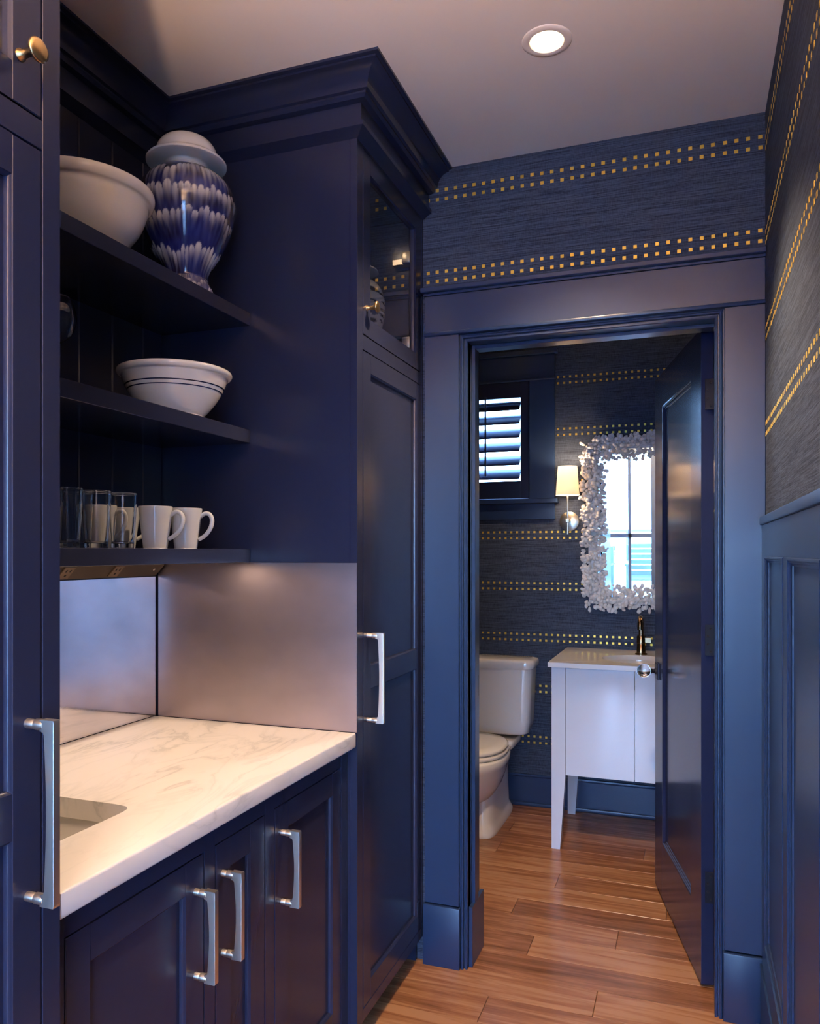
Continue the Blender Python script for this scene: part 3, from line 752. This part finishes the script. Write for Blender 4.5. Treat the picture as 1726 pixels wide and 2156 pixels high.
# wine glass
WG = (-1.356, 1.372, Z2)
o = [(0, 0), (.034, 0), (.036, .0012), (.030, .003), (.010, .006), (.0045, .012), (.0038, .03), (.0038, .095), (.006, .106), (.020, .116), (.040, .134), (.0510, .165), (.0490, .190), (.0400, .216)]
i_ = [(.0394, .2165), (.0388, .216), (.0478, .190), (.0498, .165), (.0388, .1355), (.019, .1185), (0, .112)]
tag(obj('wine_glass', lathe(vessel(o, i_), 56, WG), 'drink_glass', None, 60), 'clear stemmed wine glass on the middle shelf beside the tall cabinet', 'glass')

# ------------------------------------------------------------------ recessed ceiling light
def can_light(x, y, label, power, hole=True, spot=100):
    L = thing('ceiling_light', (x, y, ZC), label, 'light', 'recessed ceiling lights')
    obj('trim_ring', lathe([(.0445, ZC - .0005), (.0445, ZC - .003), (.050, ZC - .0045), (.062, ZC - .0025), (.0645, ZC - .0002), (.0645, ZC + .0004), (.0445, ZC + .0004)], 56, (x, y, 0)), 'ceiling_paint', L, 60)
    if hole:
        obj('reflector', lathe([(.0450, ZC - .001), (.0430, ZC + .02), (.0410, ZC + .04), (.0390, ZC + .055), (.030, ZC + .062), (0, ZC + .062)], 56, (x, y, 0)), 'reflector', L, 60)
        obj('bulb', lathe([(0, ZC + .046), (.016, ZC + .047), (.026, ZC + .052), (.028, ZC + .060), (0, ZC + .061)], 32, (x, y, 0)), 'lamp_glow', L, 60)
    else:
        obj('lens', lathe([(0, ZC - .003), (.045, ZC - .003), (.045, ZC - .0005), (0, ZC - .0005)], 32, (x, y, 0)), 'lamp_glow', L, 60)
    lamp('ceiling_lamp', 'SPOT', (x, y, ZC - .008), power, radius=.035, spot=spot, blend=.6)
can_light(LX, LY, 'round recessed ceiling light glowing above the hall', 75)
can_light(-.50, .20, 'recessed ceiling light over the near end of the hall', 14, False)
can_light(-1.05, 3.45, 'recessed ceiling light in the bathroom', 20, False)

# unseen uplight added behind the camera to brighten the ceiling, built as a torchiere
TLX, TLY = -.05, -.62
UPL = thing('added_uplight', (TLX, TLY, 0), 'unseen uplight in brass torchiere form, added near the glazed doors to brighten the ceiling', 'lamp')
obj('base', lathe([(0, 0), (.13, 0), (.13, .012), (.115, .022), (.02, .03), (0, .03)], 40, (TLX, TLY, 0)), 'brass', UPL, 40)
obj('pole', tube([(TLX, TLY, .02), (TLX, TLY, 1.66)], .010, 14), 'brass', UPL)
obj('shade', lathe([(0, 1.655), (.03, 1.655), (.09, 1.69), (.145, 1.755), (.148, 1.757), (.143, 1.757), (.088, 1.697), (.03, 1.664), (0, 1.664)], 48, (TLX, TLY, 0)), 'brass', UPL, 50)
obj('bulb', lathe([(0, 1.664), (.016, 1.666), (.024, 1.685), (.020, 1.70), (0, 1.708)], 20, (TLX, TLY, 0)), 'lamp_glow', UPL, 60)
lamp('added_uplight_lamp', 'SPOT', (TLX, TLY, 1.715), 270, color=(1.0, .64, .42), radius=.04, rot=(PI, 0, 0), spot=146, blend=.25)

# ------------------------------------------------------------------ bathroom door (door_1), swung open into the bathroom
A = Vector((.0348, 2.6875)); dd = Vector((-.1386, 3.447)) - A; DL = dd.length; dd.normalize()
pp = Vector((dd.y, -dd.x))                     # towards the hinge side face
TH = .0405
# local u = along the door from the hinge edge, v = up, w = out of the face that looks into the room (left)
MD = Matrix(((dd.x, 0, -pp.x, A.x), (dd.y, 0, -pp.y, A.y), (0, 1, 0, 0), (0, 0, 0, 1)))
DR = thing('door_1', (A.x, A.y, 0), 'open navy bathroom door with one tall recessed panel', kind='structure')
Z0, Z9 = .012, 2.146
P0, P1, PZ0, PZ1 = .143, .630, .236, 2.010
obj('stile', bx((0, Z0, -TH), (P0, Z9, 0), .0012), 'navy_door', DR, M=MD)
obj('stile', bx((P1, Z0, -TH), (DL, Z9, 0), .0012), 'navy_door', DR, M=MD)
obj('rail', bx((P0, Z0, -TH), (P1, PZ0, -.0001)), 'navy_door', DR, M=MD)
obj('rail', bx((P0, PZ1, -TH), (P1, Z9, -.0001)), 'navy_door', DR, M=MD)
obj('panel', bx((P0 - .004, PZ0 - .004, -.028), (P1 + .004, PZ1 + .004, -.012)), 'navy_door', DR, 0, M=MD)
dprof = [(0, -.0005), (.004, -.002), (.006, -.005), (.009, -.0055), (.011, -.009), (.016, -.0095), (.018, -.012), (0, -.012)]
obj('panel_moulding', sweep(rect_loop(P0, P1, PZ0, PZ1), dprof, 1, True), 'navy_door', DR, 30, M=MD)
obj('panel_moulding', sweep(rect_loop(P0, P1, PZ0, PZ1), [(o_, -TH - h_) for o_, h_ in dprof], 1, True), 'navy_door', DR, 30, M=MD)
for zc in (1.928, 1.132, .332):
    hg = obj('hinge', bx((.0465, 2.6815, zc - .050), (.0885, 2.6850, zc + .050), .0006), 'hinge_paint', DR)
    merge_b = lathe([(0, zc - .05), (.006, zc - .05), (.006, zc + .05), (0, zc + .05)], 16, (.0865, 2.6905, 0))
    obj('knuckle', merge_b, 'hinge_paint', hg, 40)
    for i, (du, dv) in enumerate(((.017, .037), (.0085, .013), (.0085, -.013), (.017, -.037))):
        obj('screw', lathe([(0, .0035), (.0022, .0035), (.0030, .0041), (.0036, .0041), (.0040, .0035), (.0040, 0), (0, 0)], 16, (.0465 + du, 2.6847 - .0035 + .0005, zc + dv), axis='-Y'), 'dark_gap', hg, 60)
# crystal knob on a square rosette
KS, KZ = .712, .922
obj('rosette', bx((KS - .031, KZ - .033, 0), (KS + .031, KZ + .033, .009), .002), 'dark_bronze', DR, M=MD)
st_ = lathe([(0, .009), (.013, .009), (.013, .014), (.009, .016), (.0095, .020), (.0075, .023), (.010, .026), (.012, .030), (0, .031)], 28); st_.transform(Matrix.Translation((KS, KZ, 0)))
obj('knob_neck', st_, 'dark_bronze', DR, 40, M=MD)
kb = NB(); bmesh.ops.create_uvsphere(kb, u_segments=40, v_segments=24, radius=.0285); kb.transform(Matrix.Translation((KS, KZ, .058)))
obj('glass_knob', kb, 'ball_glass', DR, 80, M=MD)

# ------------------------------------------------------------------ bathroom window and shutter
W = thing('window_1', (-1.089, YB, 1.60), 'small bathroom window in a navy casing with sill and header', kind='structure')
for a, b in ((-.8425, -.7015), (-1.476, -1.335)): obj('side_casing', bx((a, YB - .02, 1.714), (b, YB, 2.385), .001), 'navy_trim', W)
obj('head_casing', bx((-1.476, YB - .022, 2.385), (-.7015, YB, 2.515), .001), 'navy_trim', W)
obj('head_bead', bx((-1.480, YB - .028, 2.374), (-.697, YB, 2.386), .003), 'navy_trim', W)
obj('head_cap', bx((-1.490, YB - .050, 2.515), (-.686, YB, 2.538), .002), 'navy_trim', W)
obj('sill', bx((-1.496, YB - .052, 1.688), (-.681, YB + .10, 1.714), .003), 'navy_trim', W)
obj('apron', bx((-1.476, YB - .018, 1.600), (-.7015, YB, 1.688), .001), 'navy_trim', W)
for a, b in ((-1.335, -1.325), (-.8525, -.8425)): obj('jamb', bx((a, YB, 1.714), (b, YB + .13, 2.385)), 'navy_trim', W)
obj('sash', sweep(rect_loop(-1.325, -.8525, 1.714, 2.385), [(0, 0), (.022, 0), (.022, .03), (0, .03)], 1, True), 'frame_blue', W, M=Mfar(YB + .13))
obj('glass_pane', bx((-1.30, YB + .112, 1.735), (-.87, YB + .116, 2.365)), 'pane_glass', W, 0)
SHU = thing('window_shutter', (-1.089, YB, 1.717), 'navy louvred shutter with tilt rod in the bathroom window', 'shutter')
SX0, SX1 = -1.3315, -.8455
LX0, LX1 = -1.284, -.894
Y0s, Y1s = YB - .012, YB + .018
obj('stile', bx((LX1, Y0s, 1.7185), (SX1, Y1s, 2.378), .0015), 'navy_dark', SHU); obj('stile', bx((SX0, Y0s, 1.7185), (LX0, Y1s, 2.378), .0015), 'navy_dark', SHU)
obj('rail', bx((LX0, Y0s, 2.286), (LX1, Y1s, 2.378), .0015), 'navy_dark', SHU); obj('rail', bx((LX0, Y0s, 1.7185), (LX1, Y1s, 1.817), .0015), 'navy_dark', SHU)
nL = 6; lw = .100
for i in range(nL):
    zc = 1.858 + i * .0772
    el = [(lw / 2 * math.cos(t), .0055 * math.sin(t)) for t in [2 * PI * k / 16 for k in range(16)]]
    tl_ = math.radians(40)
    poly = [(p[0] * math.cos(tl_) - p[1] * math.sin(tl_) + (YB + .006), p[0] * math.sin(tl_) + p[1] * math.cos(tl_) + zc) for p in el]
    b = prism(poly, LX0 + .003, LX1 - .003); b.transform(Matrix(((0, 0, 1, 0), (1, 0, 0, 0), (0, 1, 0, 0), (0, 0, 0, 1))))
    obj('louver', b, 'navy_door', SHU, 50)
obj('tilt_rod', bx((-1.094, YB - .045, 1.846), (-1.084, YB - .036, 2.296), .003), 'navy_dark', SHU)

# ------------------------------------------------------------------ vanity with oval basin
VX0, VX1, VC = -.622, .142, -.240
VY = 3.714
V = thing('vanity', (VC, 4.0, 0), 'white lacquered vanity with two doors on tapered legs', 'vanity')
for xs, s in ((VX0, 1), (VX1, -1)):
    for y0, nm in ((VY, 'leg'), (YB - .075, 'leg')):
        pr = prism([(xs, 0), (xs + s * .040, 0), (xs + s * .065, .350), (xs + s * .065, .867), (xs, .867)], 0, .055)
        pr.transform(Matrix(((1, 0, 0, 0), (0, 0, 1, y0), (0, 1, 0, 0), (0, 0, 0, 1))))
        # taper the depth as well
        for v in pr.verts:
            if v.co.z < .01: v.co.y += (.012 if v.co.y < y0 + .02 else -.006) if y0 == VY and v.co.y > y0 + .02 else 0
        obj(nm, pr, 'white_lacquer', V, 0)
obj('body', bx((VX0 + .004, VY + .020, .357), (VX1 - .004, YB - .020, .775), .001), 'white_lacquer', V)
obj('apron', bx((VX0 + .065, VY + .002, .8655), (VX1 - .065, VY + .018, .8675)), 'white_lacquer', V)
MV = Mfar(VY)
for a, b in ((VX0 + .0665, VC - .0012), (VC + .0012, VX1 - .0665)):
    obj('door', bx((a, .356, -.018), (b, .866, .0005), .0012), 'white_lacquer', V, M=MV)
bm = plate_hole(VX0 - .015, VX1 + .015, VY - .020, YB - .001, .8695, .8920, VC, 3.945, .170, .150)
te = [e for e in bm.edges if all(v.co.z > .89 for v in e.verts) and (all(abs(v.co.y - VY + .02) < 1e-4 for v in e.verts) or all(abs(v.co.x - VX0 + .015) < 1e-4 for v in e.verts))]
bmesh.ops.bevel(bm, geom=te, offset=.003, segments=2, profile=.5, affect='EDGES')
VT = obj('stone_top', bm, 'quartz', V, 30); VT['label'] = 'white stone top with oval cut-out'
bm = loft([(VC, 3.945, .176, .156, .8692, 2), (VC, 3.945, .172, .152, .840, 2), (VC, 3.945, .150, .132, .795, 2), (VC, 3.945, .10, .09, .770, 2), (VC, 3.945, .02, .02, .765, 2)], 56, cap=(False, True))
ba = obj('basin', bm, 'porcelain', VT, 60)

# faucet
FX, FY, FZ = -.235, 4.135, .892
FA = thing('faucet', (FX, FY, FZ), 'bronze single-lever faucet standing on the vanity top', 'faucet')
obj('body', lathe([(0, 0), (.0300, 0), (.0300, .006), (.0225, .008), (.0205, .052), (.0198, .053), (.0198, .056), (.0212, .057), (.0212, .093), (.0190, .097), (0, .098)], 36, (FX, FY, FZ)), 'bronze', FA, 40)
pts = [(FX, FY, FZ + .094 + .006 * i) for i in range(12)]
cy, cz, rr_ = FY - .040, FZ + .162, .040
for i in range(1, 15):
    t_ = PI * i / 15; pts.append((FX, cy + rr_ * math.cos(t_), cz + rr_ * .72 * math.sin(t_)))
pts += [(FX, cy - rr_, cz - .012), (FX, cy - rr_, cz - .028)]
obj('spout', tube(pts, [.0125] * (len(pts) - 3) + [.0130, .0140, .0140], 20), 'bronze', FA, 60)
obj('lever', bx((FX + .019, FY - .011, FZ + .062), (FX + .050, FY + .011, FZ + .088), .0015), 'bronze', FA)

# ------------------------------------------------------------------ coral mirror
MR = thing('coral_mirror', (VC, YB, 1.09), 'tall mirror in a white coral frame above the vanity', 'mirror')
MX0, MX1, MZ0, MZ1, MW = -.556, .076, 1.098, 2.045, .118
tilt = math.radians(2.9)
MT = Matrix.Translation((0, YB - .012, 1.098)) @ Matrix.Rotation(tilt, 4, 'X') @ Matrix.Translation((0, 0, -1.098))
# local y is depth towards the wall; the frame leans out at the top
obj('backing', bx((MX0 + .040, -.010, MZ0 + .040), (MX1 - .040, .0, MZ1 - .040)), 'coral', MR, 0, M=MT)
obj('mirror_glass', bx((MX0 + .09, -.018, MZ0 + .08), (MX1 - .09, -.0105, MZ1 - .08)), 'mirror_silver', MR, 0, M=MT)
ico = NB(); bmesh.ops.create_icosphere(ico, subdivisions=2, radius=1.0)
iv = [v.co.copy() for v in ico.verts]; ico.verts.index_update(); ifc = [[v.index for v in f.verts] for f in ico.faces]; ico.free()
rc = random.Random(21)
VV, FF = [], []
def lobe(p, d, l, r):
    q = d.to_track_quat('Z', 'Y').to_matrix(); n0 = len(VV)
    bend = Vector((rc.uniform(-1, 1), rc.uniform(-1, 1), rc.uniform(-1, 1))) * r * .35
    for v in iv:
        t_ = (v.z + 1) / 2; k = r * (.62 + .55 * t_)
        VV.append(p + q @ Vector((v.x * k, v.y * k, v.z * l / 2 + l / 2)) + bend * t_ * t_)
    FF.extend([[i + n0 for i in f] for f in ifc])
def frame_point():
    wx, wz = MX1 - MX0, MZ1 - MZ0
    while True:
        x = rc.uniform(MX0 + .022, MX1 - .022); z = rc.uniform(MZ0 + .022, MZ1 - .022)
        e = min(x - MX0, MX1 - x, z - MZ0, MZ1 - z)
        if e < MW: return x, z, e
for k in range(1800):
    x, z, e = frame_point()
    # direction fans away from the middle line of the band, and out of the wall
    cx_ = min(max(x, MX0 + MW / 2), MX1 - MW / 2); cz_ = min(max(z, MZ0 + MW / 2), MZ1 - MW / 2)
    out_ = Vector((0, 0, 0))
    if x - MX0 < MW or MX1 - x < MW: out_.x = (1 if (x - (MX0 + MW / 2) if x - MX0 < MW else x - (MX1 - MW / 2)) > 0 else -1)
    if z - MZ0 < MW or MZ1 - z < MW: out_.z = (1 if (z - (MZ0 + MW / 2) if z - MZ0 < MW else z - (MZ1 - MW / 2)) > 0 else -1)
    fr = abs((e - MW / 2) / (MW / 2))
    d_ = (out_ * (.25 + .9 * fr) + Vector((rc.gauss(0, .5), -1.0 + .7 * fr, rc.gauss(0, .5)))).normalized()
    lobe(Vector((x, -.002 - .022 * (1 - fr * fr) * rc.random(), z)), d_, rc.uniform(.024, .042), rc.uniform(.0085, .0135))
me = bpy.data.meshes.new('coral_frame'); me.from_pydata([MT @ v - Vector((VC, YB, 1.09)) for v in VV], [], FF); me.shade_smooth(); me.materials.append(MATS['coral'])
cf = bpy.data.objects.new('coral_frame', me); C.objects.link(cf); cf.parent = MR; cf['kind'] = 'stuff'; cf['label'] = 'white branching coral fingers'

# ------------------------------------------------------------------ wall sconces
def sconce(x, label):
    L = thing('wall_sconce', (x, YB, 1.585), label, 'sconce', 'sconces beside the mirror')
    obj('backplate', lathe([(0, 0), (.053, 0), (.053, .006), (.050, .008), (0, .008)], 48, (x - .006, YB, 1.586), axis='-Y'), 'pale_brass', L, 40)
    obj('arm', tube([(x - .003, YB - .006, 1.586), (x, YB - .11, 1.586)], .006, 14), 'pale_brass', L)
    obj('clamp', bx((x - .009, YB - .124, 1.577), (x + .009, YB - .102, 1.595), .001), 'pale_brass', L)
    obj('rod', tube([(x, YB - .112, 1.512), (x, YB - .112, 1.77)], .0048, 14), 'pale_brass', L)
    b = lathe([(.0625, 1.722), (.0510, 1.877)], 48, (x, YB - .112, 0))
    s = obj('shade', b, 'shade_linen', L, 80)
    obj('bulb', lathe([(0, 1.770), (.010, 1.772), (.012, 1.785), (.020, 1.805), (.022, 1.820), (.016, 1.836), (0, 1.842)], 20, (x, YB - .112, 0)), 'lamp_glow', L, 60)
    lamp('sconce_lamp', 'POINT', (x, YB - .112, 1.862), 1.3, radius=.018)
    lamp('sconce_lamp', 'POINT', (x, YB - .112, 1.750), .9, radius=.018)
sconce(-.6175, 'brass wall sconce with lit linen shade between window and mirror')
sconce(.140, 'brass wall sconce with lit linen shade right of the mirror')
# hand towel on a ring beside the vanity
TW = thing('hand_towel', (.205, YB, 1.0), 'cream hand towel hanging on a ring right of the vanity', 'towel')
b = loft([(.205, YB - .050, .085, .022, 1.00, 4), (.205, YB - .050, .088, .022, 1.15, 4), (.205, YB - .050, .080, .022, 1.28, 3), (.205, YB - .050, .055, .018, 1.345, 3), (.205, YB - .050, .030, .012, 1.365, 2)], 32)
obj('cloth', b, 'towel', TW, 60)
obj('ring', tube([(.205 + .07 * math.cos(t), YB - .05, 1.42 + .07 * math.sin(t)) for t in [2 * PI * k / 28 for k in range(29)]], .004, 10), 'pale_brass', TW)
obj('mount', tube([(.205, YB, 1.49), (.205, YB - .055, 1.49)], .010, 14), 'pale_brass', TW)

# ------------------------------------------------------------------ toilet
TX = -1.045
TO = thing('toilet', (TX, 3.95, 0), 'white two-piece toilet with closed lid under the shuttered window', 'toilet')
obj('pedestal', loft([(TX, 3.985, .133, .272, 0, 6), (TX, 3.985, .135, .274, .018, 6), (TX, 3.985, .126, .262, .036, 6), (TX, 3.985, .117, .250, .060, 6), (TX, 3.992, .113, .244, .150, 6), (TX, 4.000, .114, .245, .250, 5), (TX, 4.005, .122, .256, .330, 5), (TX, 4.00, .150, .275, .375, 5), (TX, 4.00, .160, .285, .395, 5)], 64), 'porcelain', TO, 60)
obj('bowl', loft([(TX, 3.86, .060, .120, .150, 2.2), (TX, 3.85, .105, .185, .185, 2.3), (TX, 3.835, .142, .230, .245, 2.3), (TX, 3.825, .166, .255, .310, 2.3), (TX, 3.82, .176, .265, .350, 2.3), (TX, 3.82, .184, .272, .362, 2.3), (TX, 3.82, .186, .274, .392, 2.3), (TX, 3.82, .180, .268, .400, 2.3)], 64), 'porcelain', TO, 60)
obj('deck', loft([(TX, 4.14, .160, .130, .372, 8), (TX, 4.14, .166, .136, .380, 8), (TX, 4.14, .166, .136, .402, 8), (TX, 4.14, .160, .130, .410, 8)], 64), 'porcelain', TO, 60)
obj('seat', loft([(TX, 3.815, .178, .228, .404, 2.3), (TX, 3.815, .184, .234, .409, 2.3), (TX, 3.815, .184, .234, .420, 2.3), (TX, 3.815, .178, .228, .425, 2.3)], 64), 'porcelain', TO, 60)
obj('lid', loft([(TX, 3.815, .174, .224, .4285, 2.3), (TX, 3.815, .180, .230, .433, 2.3), (TX, 3.815, .180, .230, .442, 2.3), (TX, 3.815, .168, .218, .450, 2.3), (TX, 3.815, .12, .16, .454, 2.2), (TX, 3.815, .02, .03, .4555, 2)], 64), 'porcelain', TO, 60)
obj('tank', loft([(TX, 4.200, .205, .085, .430, 6), (TX, 4.200, .226, .094, .440, 6), (TX, 4.202, .236, .097, .500, 7), (TX, 4.204, .247, .100, .785, 7)], 72), 'porcelain', TO, 60)
obj('tank_lid', loft([(TX, 4.203, .250, .103, .785, 7), (TX, 4.203, .258, .106, .792, 7), (TX, 4.203, .262, .107, .806, 7), (TX, 4.203, .262, .107, .822, 7), (TX, 4.203, .256, .102, .832, 7), (TX, 4.203, .235, .085, .836, 7)], 72), 'porcelain', TO, 60)
obj('flush_lever', tube([(TX - .17, 4.10, .74), (TX - .17, 4.085, .74), (TX - .10, 4.08, .735)], .006, 12), 'nickel', TO)

# ------------------------------------------------------------------ glazed doors behind the camera, deck and sea (seen in the mirror)
W2 = thing('window_2', (-.3, REAR_Y, 0), 'tall glazed doors facing the deck and the sea', kind='structure')
xs_ = [GX0, -1.72, -1.00, -.60, .25, 1.05, GX1]
nb = [GX0, -1.60, -1.00, -.40, .20, GX1]
for x in nb: obj('mullion', bx((x - .045 if x > GX0 else x, REAR_Y - .10, 0), (x + .045 if x < GX1 else x, REAR_Y - .03, GZ), .002), 'frame_blue', W2)
for a, b in zip(nb, nb[1:]):
    obj('rail', bx((a, REAR_Y - .095, 0), (b, REAR_Y - .035, .10)), 'frame_blue', W2); obj('rail', bx((a, REAR_Y - .095, GZ - .09), (b, REAR_Y - .035, GZ)), 'frame_blue', W2)
    obj('muntin', bx((a, REAR_Y - .08, 1.02), (b, REAR_Y - .05, 1.07)), 'frame_blue', W2)
    xm = (a + b) / 2; obj('muntin', bx((xm - .018, REAR_Y - .08, .1), (xm + .018, REAR_Y - .05, GZ - .09)), 'frame_blue', W2)
    obj('glass_pane', bx((a, REAR_Y - .067, .1), (b, REAR_Y - .063, GZ - .09)), 'pane_glass', W2, 0)
bm = NB(); yy = REAR_Y - .13
dk = tag(obj('deck', bx((-5, REAR_Y - 3.2, -.09), (5, REAR_Y - .12, -.05)), 'deck'), 'pale boarded deck outside the glazed doors', kind='structure')
k = 0
while yy > REAR_Y - 3.15: obj('deck_board', bx((-5, yy - .135, -.05), (5, yy, -.02), .002), 'deck', dk, 0); yy -= .14
PR = thing('sky_block_roof', (0, REAR_Y - 1.7, 2.45), 'unseen flat roof added over the deck to block high sky light', kind='structure')  # unseen roof, added to keep high sky light off the upper surfaces indoors
obj('soffit', bx((-5, REAR_Y - 3.3, 2.45), (5, REAR_Y - .12, 2.60)), 'white_wall', PR, 0)
for x in (-4.6, 3.2): obj('post', bx((x - .06, REAR_Y - 3.2, -.02), (x + .06, REAR_Y - 3.08, 2.45), .004), 'white_wall', PR)
RA = thing('deck_railing', (0, REAR_Y - 3.1, -.02), 'slim railing along the far edge of the deck', 'railing')
obj('top_rail', bx((-5, REAR_Y - 3.15, .86), (5, REAR_Y - 3.05, .90)), 'rail_paint', RA)
for x in (-3.4, -1.9, -.95, .6, 2.1, 3.6): obj('post', bx((x - .025, REAR_Y - 3.12, -.02), (x + .025, REAR_Y - 3.08, .86)), 'rail_paint', RA)
def deck_chair(x, y, rz, label):
    D_ = thing('deck_chair', (x, y, -.02), label, 'chair', 'slatted chairs on the deck')
    M_ = Matrix.Translation((x, y, -.02)) @ Matrix.Rotation(rz, 4, 'Z')
    for i in range(6): obj('back_slat', bx((-.27, .22 + .035 * i, .36 + .075 * i), (.27, .24 + .035 * i, .42 + .075 * i)), 'chair_paint', D_, 0, M=M_)
    for i in range(5): obj('seat_slat', bx((-.27, -.26 + .1 * i, .34), (.27, -.18 + .1 * i, .36)), 'chair_paint', D_, 0, M=M_)
    for s in (-1, 1):
        obj('leg', bx((s * .28 - .02, -.27, 0), (s * .28 + .02, -.23, .55)), 'chair_paint', D_, 0, M=M_); obj('leg', bx((s * .28 - .02, .20, 0), (s * .28 + .02, .24, .80)), 'chair_paint', D_, 0, M=M_)
        obj('armrest', bx((s * .28 - .035, -.29, .55), (s * .28 + .035, .26, .575)), 'chair_paint', D_, 0, M=M_)
deck_chair(-1.35, REAR_Y - 1.2, PI + .2, 'slatted deck chair nearest the cabinets side, seen in the mirror')
deck_chair(-.55, REAR_Y - 1.5, PI - .05, 'slatted deck chair further right, seen in the mirror')
tag(obj('sea', quadpoly([(-900, REAR_Y - 30, -6), (-900, -1500, -6), (900, -1500, -6), (900, REAR_Y - 30, -6)]), 'sea', None, 0), 'pale sea beyond the beach', kind='structure')
tag(obj('ground', quadpoly([(-300, REAR_Y - 30, -6), (300, REAR_Y - 30, -6), (300, 300, -6), (-300, 300, -6)]), 'sand', None, 0), 'sandy ground below the house', kind='structure')
